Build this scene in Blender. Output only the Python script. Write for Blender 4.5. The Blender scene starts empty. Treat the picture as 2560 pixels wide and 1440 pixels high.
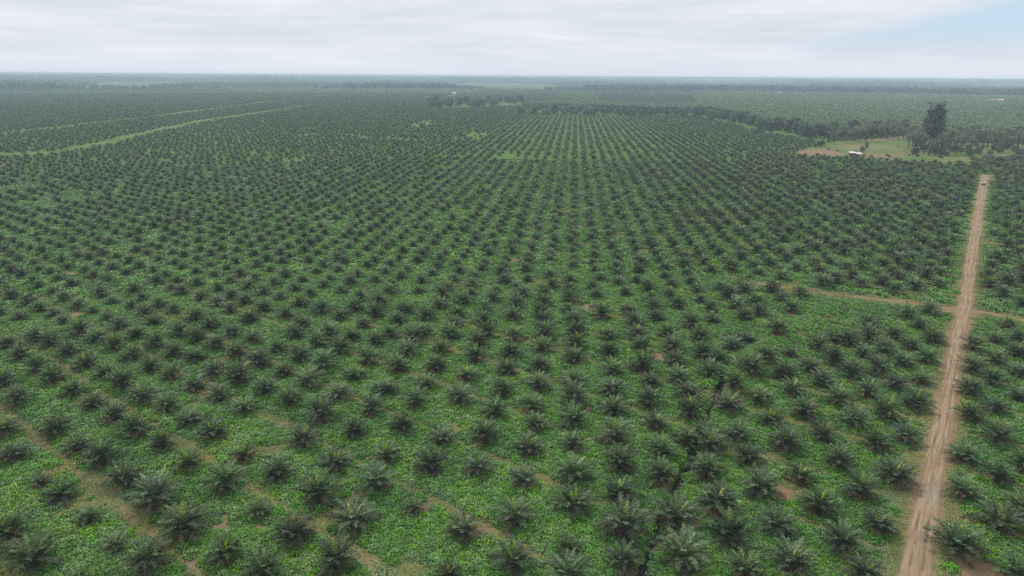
import bpy, math, random
import numpy as np
from mathutils import Matrix, Vector

random.seed(7); RNG = np.random.default_rng(7)
SC = bpy.context.scene
COL = SC.collection
# ------------------------------------------------------------------ camera
W0, H0 = 2560, 1440
F, CAMH = 1630.0, 62.0
HZL, HZR = 182.0, 199.0
ROLL = math.atan2(HZR - HZL, W0); CR, SR = math.cos(ROLL), math.sin(ROLL)
HY = ((HZL + HZR) / 2 - H0 / 2) * CR
PIT = math.atan(-HY / F); CP, SP = math.cos(PIT), math.sin(PIT)

def G(px, py, z=0.0):
    """place on the ground (or at height z) that the photograph shows at a pixel"""
    x = np.asarray(px, float) - W0 / 2; y = np.asarray(py, float) - H0 / 2
    xr = x * CR + y * SR; yr = -x * SR + y * CR
    up = -yr * CP - F * SP; fw = F * CP - yr * SP
    t = (CAMH - z) / (-up)
    return np.stack([xr * t, fw * t], -1)

def PIX(x, y, z=0.0):
    x = np.asarray(x, float); y = np.asarray(y, float); u = np.asarray(z, float) - CAMH
    fw = y * CP - u * SP; up = u * CP + y * SP
    fw = np.where(fw < 1, 1, fw)
    xr = x / fw * F; yr = -up / fw * F
    return np.stack([xr * CR - yr * SR + W0 / 2, xr * SR + yr * CR + H0 / 2], -1)

cam = bpy.data.cameras.new("camera"); cam_o = bpy.data.objects.new("camera", cam); COL.objects.link(cam_o)
cam.sensor_fit = 'HORIZONTAL'; cam.sensor_width = 36; cam.lens = 36 * F / W0
cam.clip_start = 0.5; cam.clip_end = 200000
fwd = Vector((0, CP, -SP)); upv = Vector((0, SP, CP)); rgt = Vector((1, 0, 0))
cr = rgt * CR + upv * SR; cu = -rgt * SR + upv * CR
m = Matrix((cr, cu, -fwd)).transposed().to_4x4(); m.translation = (0, 0, CAMH)
cam_o.matrix_world = m
SC.camera = cam_o

# ------------------------------------------------------------------ helpers
def vnoise(x, y, s, seed=0):
    x = np.asarray(x, float) / s; y = np.asarray(y, float) / s
    xi = np.floor(x); yi = np.floor(y); fx = x - xi; fy = y - yi
    fx = fx * fx * (3 - 2 * fx); fy = fy * fy * (3 - 2 * fy)
    def hsh(a, b):
        v = np.sin(a * 127.1 + b * 311.7 + seed * 74.7) * 43758.5453
        return v - np.floor(v)
    a = hsh(xi, yi); b = hsh(xi + 1, yi); c = hsh(xi, yi + 1); d = hsh(xi + 1, yi + 1)
    return (a * (1 - fx) + b * fx) * (1 - fy) + (c * (1 - fx) + d * fx) * fy
def fbm(x, y, s, seed=0, n=3):
    r = 0; a = 1; t = 0
    for i in range(n):
        r = r + a * vnoise(x, y, s / 2 ** i, seed + i * 13); t += a; a *= .5
    return r / t
def sstep(a, b, v):
    t = np.clip((np.asarray(v, float) - a) / (b - a), 0, 1); return t * t * (3 - 2 * t)
def pdist(x, y, pts):
    """distance to a polyline and running length along it"""
    x = np.asarray(x, float); y = np.asarray(y, float)
    best = np.full(x.shape, 1e9); pts = np.asarray(pts, float)
    for (ax, ay), (bx, by) in zip(pts[:-1], pts[1:]):
        dx, dy = bx - ax, by - ay; L2 = dx * dx + dy * dy
        t = np.clip(((x - ax) * dx + (y - ay) * dy) / L2, 0, 1)
        best = np.minimum(best, np.hypot(x - ax - t * dx, y - ay - t * dy))
    return best
def inpoly(px, py, poly):
    px = np.asarray(px); py = np.asarray(py); r = np.zeros(px.shape, bool); n = len(poly)
    for i in range(n):
        x1, y1 = poly[i]; x2, y2 = poly[(i + 1) % n]
        if y1 == y2: continue
        c = ((y1 > py) != (y2 > py)) & (px < (x2 - x1) * (py - y1) / (y2 - y1) + x1)
        r ^= c
    return r
class MB:
    """collects verts, faces, per-face tint and material slot, and links one mesh"""
    def __init__(s): s.v = []; s.f = []; s.t = []; s.m = []
    def face(s, pts, tint=0.5, mi=0):
        b = len(s.v); s.v.extend(pts); s.f.append(tuple(range(b, b + len(pts)))); s.t.append(tint); s.m.append(mi)
    def tube(s, pts, rad, n=8, tint=0.5, mi=0, cap=True):
        pts = [Vector(p) for p in pts]; rings = []
        for i, p in enumerate(pts):
            d = (pts[min(i + 1, len(pts) - 1)] - pts[max(i - 1, 0)]).normalized()
            a = d.orthogonal().normalized(); b = d.cross(a)
            r0 = len(s.v)
            for k in range(n):
                th = 2 * math.pi * k / n
                s.v.append(tuple(p + (a * math.cos(th) + b * math.sin(th)) * rad[i]))
            rings.append(r0)
        for r0, r1 in zip(rings[:-1], rings[1:]):
            for k in range(n):
                s.f.append((r0 + k, r0 + (k + 1) % n, r1 + (k + 1) % n, r1 + k)); s.t.append(tint); s.m.append(mi)
        if cap:
            s.f.append(tuple(rings[0] + k for k in reversed(range(n)))); s.t.append(tint); s.m.append(mi)
            s.f.append(tuple(rings[-1] + k for k in range(n))); s.t.append(tint); s.m.append(mi)
    def box(s, c, d, rz=0, tint=0.5, mi=0, taper=1.0):
        ca, sa = math.cos(rz), math.sin(rz); q = []
        for z in (-1, 1):
            k = taper if z > 0 else 1
            for x, y in ((-1, -1), (1, -1), (1, 1), (-1, 1)):
                X, Y = x * d[0] / 2 * k, y * d[1] / 2 * k
                q.append((c[0] + X * ca - Y * sa, c[1] + X * sa + Y * ca, c[2] + z * d[2] / 2))
        b = len(s.v); s.v.extend(q)
        for f in ((3, 2, 1, 0), (4, 5, 6, 7), (0, 1, 5, 4), (1, 2, 6, 5), (2, 3, 7, 6), (3, 0, 4, 7)):
            s.f.append(tuple(b + i for i in f)); s.t.append(tint); s.m.append(mi)
    def mesh(s, name, mats, smooth=False):
        me = bpy.data.meshes.new(name); me.from_pydata([tuple(p) for p in s.v], [], s.f)
        for mt in (mats if isinstance(mats, (list, tuple)) else [mats]): me.materials.append(mt)
        me.polygons.foreach_set('material_index', np.array(s.m, np.int32))
        at = me.attributes.new('tint', 'FLOAT', 'FACE'); at.data.foreach_set('value', np.array(s.t, np.float32))
        if smooth: me.polygons.foreach_set('use_smooth', np.ones(len(s.f), bool))
        me.update(); return me
def obj(name, me, parent=None, loc=(0, 0, 0), rz=0.0, sc=1.0, mod=None):
    o = bpy.data.objects.new(name, me); (mod or COL).objects.link(o)
    o.parent = parent; o.location = loc; o.rotation_euler = (0, 0, rz); o.scale = (sc, sc, sc)
    return o
def tag(o, label, cat=None, group=None, kind=None):
    o['label'] = label
    if cat: o['category'] = cat
    if group: o['group'] = group
    if kind: o['kind'] = kind
    return o
def empty(name, loc, rz=0.0, sc=1.0):
    o = bpy.data.objects.new(name, None); COL.objects.link(o); o.empty_display_size = .5
    o.location = loc; o.rotation_euler = (0, 0, rz); o.scale = (sc, sc, sc); return o
ONES = 'zero one two three four five six seven eight nine ten eleven twelve thirteen fourteen fifteen sixteen seventeen eighteen nineteen'.split()
TENS = 'x x twenty thirty forty fifty sixty seventy eighty ninety'.split()
def word(n):
    if n < 20: return ONES[n]
    if n >= 100: return 'one-hundred'
    return TENS[n // 10] + ('-' + ONES[n % 10] if n % 10 else '')
def cell(x, y, z):
    p = PIX(x, y, z); return float(p[0]) / W0 * 100, float(p[1]) / H0 * 100
def fine(v):
    n = min(1000, max(0, round(v * 10))); return word(n // 10) + (f'-point-{ONES[n % 10]}' if n % 10 else '')
def where(x, y, z, pre, exact=True):
    """pre + the place in the photograph"""
    a, b = cell(x, y, z)
    i, j = (fine(a), fine(b)) if exact else (word(min(100, max(0, round(a)))), word(min(100, max(0, round(b)))))
    return f'{pre}, {i} across and {j} percent down the photo'

# ------------------------------------------------------------------ materials
def mat(name):
    mt = bpy.data.materials.new(name); mt.use_nodes = True; nt = mt.node_tree
    return mt, nt, nt.nodes['Principled BSDF']
def N(nt, t, **k):
    n = nt.nodes.new(t)
    for a, b in k.items():
        if a == 'ins':
            for i, v in b.items(): n.inputs[i].default_value = v
        else: setattr(n, a, b)
    return n
def ramp(nt, src, stops):
    r = N(nt, 'ShaderNodeValToRGB'); e = r.color_ramp.elements
    while len(e) < len(stops): e.new(0.5)
    for k, (p, c) in enumerate(stops): e[k].position = p; e[k].color = (*c, 1)
    nt.links.new(src, r.inputs[0]); return r.outputs[0]
def mixc(nt, f, a, b, mode='MIX'):
    x = N(nt, 'ShaderNodeMix', data_type='RGBA', blend_type=mode)
    for s, v in ((0, f), (6, a), (7, b)):
        if isinstance(v, (int, float)): x.inputs[s].default_value = v
        elif isinstance(v, tuple): x.inputs[s].default_value = (*v, 1)
        else: nt.links.new(v, x.inputs[s])
    return x.outputs[2]
def math_(nt, op, a, b=None, clamp=False):
    x = N(nt, 'ShaderNodeMath', operation=op, use_clamp=clamp)
    for s, v in ((0, a), (1, b)):
        if v is None: continue
        if isinstance(v, (int, float)): x.inputs[s].default_value = v
        else: nt.links.new(v, x.inputs[s])
    return x.outputs[0]
def noise(nt, scale, detail=3, vec=None, rough=.55):
    n = N(nt, 'ShaderNodeTexNoise'); n.inputs['Scale'].default_value = scale; n.inputs['Detail'].default_value = detail
    n.inputs['Roughness'].default_value = rough
    if vec is not None: nt.links.new(vec, n.inputs['Vector'])
    return n.outputs['Fac']
def pos(nt): return N(nt, 'ShaderNodeNewGeometry').outputs['Position']
def attr(nt, name): return N(nt, 'ShaderNodeAttribute', attribute_name=name).outputs['Fac']

def leafmat(name, stops, rough=.5, spec=.5, objvar=.35, patchy=0):
    """foliage: the leaf's own tint, plus a plant-to-plant difference"""
    mt, nt, b = mat(name)
    c = ramp(nt, attr(nt, 'tint'), stops)
    rnd = N(nt, 'ShaderNodeObjectInfo').outputs['Random']
    hsv = N(nt, 'ShaderNodeHueSaturation'); nt.links.new(c, hsv.inputs['Color'])
    mr = N(nt, 'ShaderNodeMapRange', ins={3: 1 - objvar, 4: 1 + objvar}); nt.links.new(rnd, mr.inputs[0]); nt.links.new(mr.outputs[0], hsv.inputs['Value'])
    r2 = math_(nt, 'FRACT', math_(nt, 'MULTIPLY', rnd, 17.31))
    m2 = N(nt, 'ShaderNodeMapRange', ins={3: .482, 4: .514}); nt.links.new(r2, m2.inputs[0]); nt.links.new(m2.outputs[0], hsv.inputs['Hue'])
    r3 = math_(nt, 'FRACT', math_(nt, 'MULTIPLY', rnd, 71.7))
    m3 = N(nt, 'ShaderNodeMapRange', ins={3: .75, 4: 1.2}); nt.links.new(r3, m3.inputs[0]); nt.links.new(m3.outputs[0], hsv.inputs['Saturation'])
    oc = hsv.outputs[0]
    if patchy:                                              # the creeper grows lusher or yellower from place to place
        oc = mixc(nt, 1.0, oc, ramp(nt, noise(nt, .085, 3, pos(nt)), [(.32, (.66, .76, .80)), (.5, (1, 1, 1)), (.66, (1.3, 1.14, .95))]), 'MULTIPLY')
    nt.links.new(oc, b.inputs['Base Color'])
    b.inputs['Roughness'].default_value = rough; b.inputs['Specular IOR Level'].default_value = spec
    return mt
def plain(name, c, rough=.7, spec=.3, var=.25, scale=8.0, metal=0.0):
    mt, nt, b = mat(name)
    tc = N(nt, 'ShaderNodeTexCoord').outputs['Object']
    f = noise(nt, scale, 4, tc)
    col = ramp(nt, f, [(.3, tuple(v * (1 - var) for v in c)), (.7, tuple(min(1, v * (1 + var)) for v in c))])
    nt.links.new(col, b.inputs['Base Color']); b.inputs['Roughness'].default_value = rough
    b.inputs['Specular IOR Level'].default_value = spec; b.inputs['Metallic'].default_value = metal
    return mt
M = {}
M['frond'] = leafmat('palm_frond', [(0, (.080, .060, .038)), (.16, (.048, .060, .030)), (.45, (.072, .118, .052)), (.75, (.132, .196, .088)), (1, (.215, .28, .13))], .55, .20, .36)
M['frond_old'] = leafmat('mature_palm_frond', [(0, (.13, .12, .075)), (.1, (.125, .165, .090)), (.5, (.17, .230, .125)), (1, (.25, .32, .17))], .55, .35, .22)  # brighter than palm_frond: haze and sky-lit tops painted into the colour
M['spear'] = leafmat('spear_leaf', [(0, (.16, .31, .05)), (1, (.38, .49, .08))], .45, .35, .25)
M['dry'] = leafmat('dry_frond', [(0, (.075, .052, .035)), (1, (.17, .12, .072))], .85, .15, .25)
M['trunk'] = leafmat('palm_trunk', [(0, (.06, .043, .03)), (1, (.12, .09, .06))], .9, .1, .2)
M['cover'] = leafmat('creeper_leaf', [(0, (.050, .150, .016)), (.5, (.098, .246, .032)), (.9, (.152, .320, .052)), (1, (.225, .38, .075))], .5, .3, .24, 1)
M['grass'] = leafmat('short_grass', [(0, (.13, .185, .050)), (.5, (.225, .250, .085)), (1, (.36, .32, .145))], .8, .2, .2, 1)
M['tree'] = leafmat('tree_leaf', [(0, (.052, .085, .036)), (.6, (.092, .138, .058)), (1, (.145, .20, .075))], .5, .35, .42)
M['tree_brown'] = leafmat('tree_leaf_dull', [(0, (.065, .060, .052)), (.6, (.092, .090, .070)), (1, (.12, .135, .085))], .6, .3, .2)
M['bark'] = plain('bark', (.13, .11, .085), .9, .1, .35, 3)

OBSERVED = [(32,1135),(137,1072),(192,1112),(257,1142),(337,1072),(407,1107),(470,1155),(530,1078),(612,1132),(312,1197),(150,1230),(560,1210),(385,1255),(220,1292),(465,1317),(287,1360),(560,1380),(370,1405),(82,1400),(20,1330),(100,1197),(645,1272),(655,1425),(755,1098),(885,1075),(1003,1064),(967,1135),(1101,1095),(1212,1088),(837,1155),(697,1180),(940,1205),(1077,1160),(1197,1165),(795,1240),(1035,1260),(885,1297),(1155,1317),(735,1335),(837,1405),(1122,1425),(1282,1400),(1290,1290),(1322,1117),(1307,1195),(1433,1105),(1435,1180),(1435,1255),(1420,1360),(1427,1438),(1534,1085),(1550,1152),(1550,1232),(1562,1312),(1560,1405),(1652,1120),(1650,1187),(1715,1090),(1775,1107),(1770,1172),(1795,1250),(1687,1285),(1827,1335),(1705,1390),(1867,1137),(1902,1212),(1862,1425),(1843,1078),(1945,1305),(1965,1100),(2053,1080),(2187,1104),(2265,1085),(2100,1145),(2002,1182),(2237,1185),(2150,1217),(2050,1260),(2202,1305),(2100,1350),(1977,1397),(2160,1425),(2412,1135),(2497,1087),(2497,1187),(2407,1220),(2560,1155),(2500,1300),(2395,1355),(2545,1425),(2562,1262),(88,841),(15,861),(52,886),(124,854),(169,878),(242,841),(199,826),(285,863),(339,833),(390,854),(330,887),(214,906),(94,919),(131,944),(261,931),(377,914),(433,878),(429,934),(306,957),(6,955),(180,976),(41,1000),(232,1004),(358,989),(483,958),(287,1036),(418,1013),(473,1042),(8,1075),(444,829),(491,841),(579,828),(542,856),(630,842),(487,886),(587,878),(692,865),(737,831),(791,850),(534,921),(647,899),(748,886),(851,871),(821,828),(879,837),(941,848),(711,925),(812,908),(919,895),(594,942),(774,951),(660,970),(883,934),(544,987),(726,996),(847,981),(960,969),(611,1013),(802,1036),(926,1021),(975,828),(1035,842),(1059,824),(1020,874),(1123,835),(1106,871),(1217,829),(1196,856),(990,914),(1091,916),(1189,893),(1286,841),(1277,880),(1363,831),(1357,867),(1350,912),(1166,938),(1065,959),(1267,921),(1254,976),(1346,961),(1147,992),(1039,1000),(1437,858),(1437,895),(1435,947),(1435,995),(1437,1045),(1236,1026),(1329,1013),(1337,1058),(1440,826),(1519,837),(1592,835),(1521,878),(1603,863),(1680,863),(1669,831),(1749,839),(1530,921),(1607,912),(1687,899),(1759,882),(1830,861),(1864,844),(1626,949),(1695,936),(1530,970),(1794,901),(1774,932),(1622,1000),(1717,976),(1875,925),(1915,893),(1534,1022),(1832,964),(1725,1028),(1821,1009),(1897,989),(1635,1056),(1759,1058),(1930,1043),(1939,835),(1978,878),(2046,861),(2085,839),(2124,848),(2173,837),(2235,833),(2085,893),(2158,878),(2212,867),(2276,856),(2334,841),(2023,916),(2128,936),(2196,917),(2257,902),(2319,889),(1959,931),(2055,951),(2169,976),(2239,955),(2306,942),(1980,972),(2094,994),(2012,1022),(2214,1026),(2289,1004),(2137,1049),(2434,861),(2492,842),(2545,835),(2434,912),(2487,893),(2545,876),(2483,944),(2549,925),(2427,970),(2489,1013),(2545,983),(2425,1034)]
HAZE_D = 1.9e-4; HAZE_COL = (.70, .84, 1.0)
SUN_E = 1.5; SKY_S = .093; EXPO = 0.42; DENOISE = False
# ------------------------------------------------------------------ plants
def frond(mb, az, e0, L, bend, nl, wid, llen, tint, rnd, z0, mi=0, fold=1.0, nseg=6):
    ca, sa = math.cos(az), math.sin(az); side = Vector((-sa, ca, 0))
    p = Vector((ca * .12, sa * .12, z0)); e = e0; pts = [p.copy()]; tg = []
    sway = rnd.uniform(-.22, .22)
    for i in range(nseg):
        t = (i + .5) / nseg; e = e0 - bend * t ** 1.5
        a2 = az + sway * t
        d = Vector((math.cos(e) * math.cos(a2), math.cos(e) * math.sin(a2), math.sin(e)))
        tg.append(d); p = p + d * (L / nseg); pts.append(p.copy())
    tg.append(tg[-1])
    for i in range(nseg):                                   # the midrib
        w0 = .06 * (1 - i / nseg) + .012; w1 = .06 * (1 - (i + 1) / nseg) + .012
        mb.face([pts[i] - side * w0, pts[i] + side * w0, pts[i + 1] + side * w1, pts[i + 1] - side * w1], min(1, tint + .25), mi)
    for k in range(nl):
        t = .14 + .86 * (k + rnd.random() * .6) / nl; f = t * nseg; i = min(nseg - 1, int(f)); u = f - i
        b = pts[i].lerp(pts[i + 1], u); d = tg[i]; nrm = d.cross(side).normalized()
        if nrm.z < 0: nrm = -nrm
        ll = llen * (math.sin(math.pi * min(1, .12 + .88 * t) ** .8) * .8 + .28) * rnd.uniform(.8, 1.15)
        for sg in (-1, 1):
            up = rnd.uniform(-.02, .42) * fold
            dr = (side * sg + d * rnd.uniform(.5, .8) + nrm * up).normalized()
            tip = b + dr * ll; tip.z -= ll * rnd.uniform(.08, .3)
            wv = d * (wid * .5) + nrm * (wid * rnd.uniform(-.5, .5))
            q = b.lerp(tip, .45); q.z += ll * .05
            mb.face([b, q - wv, tip, q + wv], min(1, max(0, tint + rnd.uniform(-.12, .12))), mi)

def palm_parts(seed, nf=22, nl=22, wid=.15, llen=.80, tall=0.0, L=3.5):
    """crown, spear leaves, dry fronds and trunk of one oil palm: young fronds upright, older ones arching over"""
    rnd = random.Random(seed); crown, spear, dry, trunk = MB(), MB(), MB(), MB()
    zt = .6 + rnd.uniform(-.1, .25) + tall
    off = rnd.uniform(0, 6.28)
    for i in range(nf):
        t = i / (nf - 1)                                    # 0 oldest, 1 youngest
        az = off + i * 2.39996 + rnd.uniform(-.25, .25)
        e0 = math.radians((18 if not tall else -8) + (62 if not tall else 88) * t ** (.62 if not tall else .8)) + rnd.uniform(-.13, .13)
        bend = math.radians((52 if not tall else 66) + 34 * math.sin(math.pi * min(1, t * 1.1)) - 18 * t + rnd.uniform(-14, 14)) * (.9 if not tall else 1)
        ln = L * (.86 + .26 * math.sin(math.pi * (.15 + t * .7)) - .12 * t) * rnd.uniform(.85, 1.1)
        frond(crown, az, e0, ln, bend, nl, wid, llen * (.75 + .4 * (1 - t)), .04 + .78 * t + rnd.uniform(-.2, .24), rnd, zt + .35 * t, fold=.8 + .3 * t)  # tint follows frond age, with lit tops and shaded undersides painted in
    for i in range(rnd.choice((1, 2, 3, 4))):
        frond(spear, rnd.uniform(0, 6.28), math.radians(rnd.uniform(74, 88)), L * rnd.uniform(.66, .86), .2, 18, wid, llen * .55, rnd.uniform(.0, 1), rnd, zt + .4, fold=.6)
    for i in range(rnd.randint(5, 8)):
        frond(dry, rnd.uniform(0, 6.28), math.radians(rnd.uniform(-6, 14)), L * rnd.uniform(.55, .85), math.radians(36 if not tall else 85), max(8, nl // 2), wid * .8, llen * .7, rnd.random(), rnd, zt - .12)
    n = 7; pts = [(0, 0, -.3)] + [(rnd.uniform(-.04, .04), rnd.uniform(-.04, .04), zt * k / n) for k in range(1, n)] + [(0, 0, zt + .35)]
    r0 = .30 if tall else .42
    trunk.tube(pts, [r0 * (1.15 if k == 0 else 1) * rnd.uniform(.9, 1.1) for k in range(n)] + [.12], 9, .4)
    for k in range(26 if not tall else 60):                 # cut leaf bases round the trunk
        a = k * 2.4; z = .1 + (zt + .1) * k / (26 if not tall else 60); c, s = math.cos(a), math.sin(a)
        trunk.face([(c * r0 * .85 - s * .11, s * r0 * .85 + c * .11, z - .1), (c * r0 * .85 + s * .11, s * r0 * .85 - c * .11, z - .1),
                    (c * (r0 + .2) + s * .05, s * (r0 + .2) - c * .05, z + .22), (c * (r0 + .2) - s * .05, s * (r0 + .2) + c * .05, z + .22)], rnd.random())
    return crown, spear, dry, trunk

def merged(parts, mats, name):
    mb = MB()
    for mi, p in enumerate(parts):
        b = len(mb.v); mb.v += p.v; mb.f += [tuple(i + b for i in f) for f in p.f]; mb.t += p.t; mb.m += [mi] * len(p.f)
    return mb.mesh(name, mats)

def tree_parts(seed, h, cr, ncl=46, nleaf=34, leaf=.55, base=.35, slim=1.0, taper=.74):
    """a broadleaf tree: tapered trunk with limbs, and a crown of leaf clusters with gaps"""
    rnd = random.Random(seed); tr, cw = MB(), MB()
    th = h * base * 1.5; lean = rnd.uniform(-.04, .04) * h
    path = [(lean * t, lean * .5 * t * t, -.4 + (h * .82) * t) for t in (0, .2, .4, .6, .8, 1)]
    r0 = max(.16, h * .022)
    tr.tube(path, [r0 * (1.5, 1.05, .85, .62, .4, .12)[k] for k in range(6)], 8, .5)
    cl = []
    for i in range(ncl):
        t = (i + .5) / ncl; z = h * (base + (1 - base) * t)
        prof = (math.sin(math.pi * min(1, t * taper + .14)) ** .6) * cr * slim
        a = i * 2.4 + rnd.uniform(-.5, .5); r = prof * math.sqrt(rnd.uniform(.12, 1)) * rnd.uniform(.8, 1.12)
        cl.append((Vector((lean * t + math.cos(a) * r, math.sin(a) * r, z + rnd.uniform(-.05, .05) * h)), cr * rnd.uniform(.2, .38)))
    for c, r in cl[::3]:
        b = Vector((lean * .5, 0, max(h * .22, c.z - h * .22))); mid = b.lerp(c, .55); mid.z += h * .02
        tr.tube([b, mid, c], [r0 * .42, r0 * .26, .03], 5, .5)
    for c, r in cl:
        tone = rnd.uniform(.1, .9)
        for k in range(nleaf):
            v = Vector((rnd.gauss(0, 1), rnd.gauss(0, 1), rnd.gauss(0, .75))).normalized() * r * rnd.random() ** .45
            p = c + v; nrm = (v.normalized() * .6 + Vector((rnd.gauss(0, .6), rnd.gauss(0, .6), .7 + rnd.gauss(0, .4)))).normalized()
            u = nrm.orthogonal().normalized(); u.rotate(Matrix.Rotation(rnd.uniform(0, 6.28), 3, nrm)); w = nrm.cross(u); s = leaf * rnd.uniform(.6, 1.25)
            cw.face([p - u * s, p - w * s * .55, p + u * s, p + w * s * .55], min(1, max(0, tone + rnd.uniform(-.2, .2))))
    return tr, cw

PALMS = []
for i in range(16):
    a, b, c, d = palm_parts(100 + i, nf=22 + i * 7 % 9, L=3.1 + (i * 5 % 8) * .11, llen=.70 + (i * 3 % 5) * .05)
    PALMS.append((a.mesh('crown', M['frond']), b.mesh('young_leaves', M['spear']), c.mesh('dry_fronds', M['dry']), d.mesh('trunk', M['trunk'])))
TALLS = []
for i in range(5):
    a, b, c, d = palm_parts(300 + i, nf=30, nl=20, wid=.14, llen=.95, tall=6.0 + i * 1.1, L=5.0)
    TALLS.append((a.mesh('crown', M['frond_old']), c.mesh('dry_fronds', M['dry']), d.mesh('trunk', M['trunk'])))
MIDS = bpy.data.collections.new('field_palm_kinds')
for i in range(8):
    p = palm_parts(100 + i, nf=22 + i % 5 * 2, nl=12, wid=.24, llen=.84)
    obj('field_palm', merged(p, [M['frond'], M['spear'], M['dry'], M['trunk']], 'field_palm'), mod=MIDS)
MATURE = bpy.data.collections.new('mature_palm_kinds')
for i in range(5):
    p = palm_parts(300 + i, nf=26, nl=12, wid=.30, llen=1.15, tall=1.2 + i * .6, L=5.4)
    obj('mature_field_palm', merged(p, [M['frond_old'], M['spear'], M['dry'], M['trunk']], 'mature_field_palm'), mod=MATURE)
TREES = []
for i in range(7):
    t, c = tree_parts(500 + i, 13, 4.8 + i % 3 * .6, ncl=46, nleaf=34, leaf=.62, base=.16)
    TREES.append((t.mesh('trunk', M['bark']), c.mesh('crown', M['tree'])))
FARTREE = bpy.data.collections.new('far_tree_kinds')
for i in range(4):
    t, c = tree_parts(520 + i, 12, 5.6, ncl=26, nleaf=16, leaf=.95, base=.12)
    obj('far_tree', merged((t, c), [M['bark'], M['tree']], 'far_tree'), mod=FARTREE)
COVER = bpy.data.collections.new('creeper_kinds'); COVERB = bpy.data.collections.new('creeper_far_kinds')
for lst, nn, rad, lf, cnt, hh in ((COVER, 6, .95, .135, 150, .40), (COVERB, 5, 1.7, .27, 130, .50)):
    for i in range(nn):
        rnd = random.Random(900 + i); mb = MB()
        for k in range(cnt):
            a = rnd.uniform(0, 6.28); r = rad * math.sqrt(rnd.random()); z = hh * (1 - (r / rad) ** 2) * rnd.uniform(.25, 1.1) + rnd.uniform(0, .1)
            p = Vector((math.cos(a) * r, math.sin(a) * r, z))
            nrm = Vector((rnd.gauss(0, .55), rnd.gauss(0, .55), 1)).normalized(); u = nrm.orthogonal().normalized()
            u.rotate(Matrix.Rotation(rnd.uniform(0, 6.28), 3, nrm)); w = nrm.cross(u); s = lf * rnd.uniform(.6, 1.3)
            mb.face([p - u * s * .9, p - w * s * .75 - u * s * .2, p + u * s, p + w * s * .75 - u * s * .2], rnd.random())
        obj('creeper', mb.mesh('creeper', M['cover']), mod=lst)

GRASS = bpy.data.collections.new('grass_kinds')
for i in range(5):
    rnd = random.Random(950 + i); mb = MB()
    for k in range(60):
        a = rnd.uniform(0, 6.28); r = .75 * math.sqrt(rnd.random()); b = rnd.uniform(0, 6.28); h = rnd.uniform(.05, .16); w = rnd.uniform(.03, .055); l = rnd.uniform(.14, .34)
        p = Vector((math.cos(a) * r, math.sin(a) * r, 0)); s = Vector((-math.sin(b), math.cos(b), 0)) * w; t = Vector((math.cos(b) * l, math.sin(b) * l, h))
        mb.face([p - s, p + s, p + t * .6 + s * .7, p + t, p + t * .6 - s * .7], rnd.random())
    obj('grass_tuft', mb.mesh('grass_tuft', M['grass']), mod=GRASS)

def scatter(name, xs, ys, zs, rot, scl, idx, coll, tilt=None):
    """one object of many plants: points that carry a turn, a size and a kind"""
    me = bpy.data.meshes.new(name); n = len(xs); me.vertices.add(n)
    me.vertices.foreach_set('co', np.stack([xs, ys, zs], -1).astype(np.float32).ravel())
    for k, v, t in (('turn', rot, 'FLOAT'), ('size', scl, 'FLOAT'), ('sort', idx, 'INT')):
        a = me.attributes.new(k, t, 'POINT'); a.data.foreach_set('value', np.asarray(v, np.int32 if t == 'INT' else np.float32))
    o = bpy.data.objects.new(name, me); COL.objects.link(o)
    ng = bpy.data.node_groups.new(name, 'GeometryNodeTree')
    ng.interface.new_socket('Geometry', in_out='INPUT', socket_type='NodeSocketGeometry'); ng.interface.new_socket('Geometry', in_out='OUTPUT', socket_type='NodeSocketGeometry')
    gi = ng.nodes.new('NodeGroupInput'); go = ng.nodes.new('NodeGroupOutput')
    ip = ng.nodes.new('GeometryNodeInstanceOnPoints'); ci = ng.nodes.new('GeometryNodeCollectionInfo')
    ci.inputs['Collection'].default_value = coll; ci.inputs['Separate Children'].default_value = True; ci.inputs['Reset Children'].default_value = True
    ip.inputs['Pick Instance'].default_value = True
    def na(k, t):
        q = ng.nodes.new('GeometryNodeInputNamedAttribute'); q.data_type = t; q.inputs[0].default_value = k; return q.outputs[0]
    cx = ng.nodes.new('ShaderNodeCombineXYZ'); L = ng.links.new
    L(na('turn', 'FLOAT'), cx.inputs[2]); L(cx.outputs[0], ip.inputs['Rotation'])
    L(na('size', 'FLOAT'), ip.inputs['Scale']); L(na('sort', 'INT'), ip.inputs['Instance Index'])
    L(gi.outputs[0], ip.inputs['Points']); L(ci.outputs[0], ip.inputs['Instance']); L(ip.outputs[0], go.inputs[0])
    mo = o.modifiers.new('scatter', 'NODES'); mo.node_group = ng
    return o
# ------------------------------------------------------------------ layout of the place
LK = np.array([[-0.82230704, 0.07543533], [0.50443654, 0.67342418]]); LPH = np.array([-0.63995643, -2.18117757])
LA = 2 * np.pi * np.linalg.inv(LK); LP0 = np.linalg.solve(LK, LPH)
def rows(x, y):
    q = np.stack([np.asarray(x, float), np.asarray(y, float)], -1) @ LK.T - LPH
    return q[..., 0] / (2 * np.pi), q[..., 1] / (2 * np.pi)
OBS = G([p[0] for p in OBSERVED], [p[1] for p in OBSERVED], 1.4)

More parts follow.
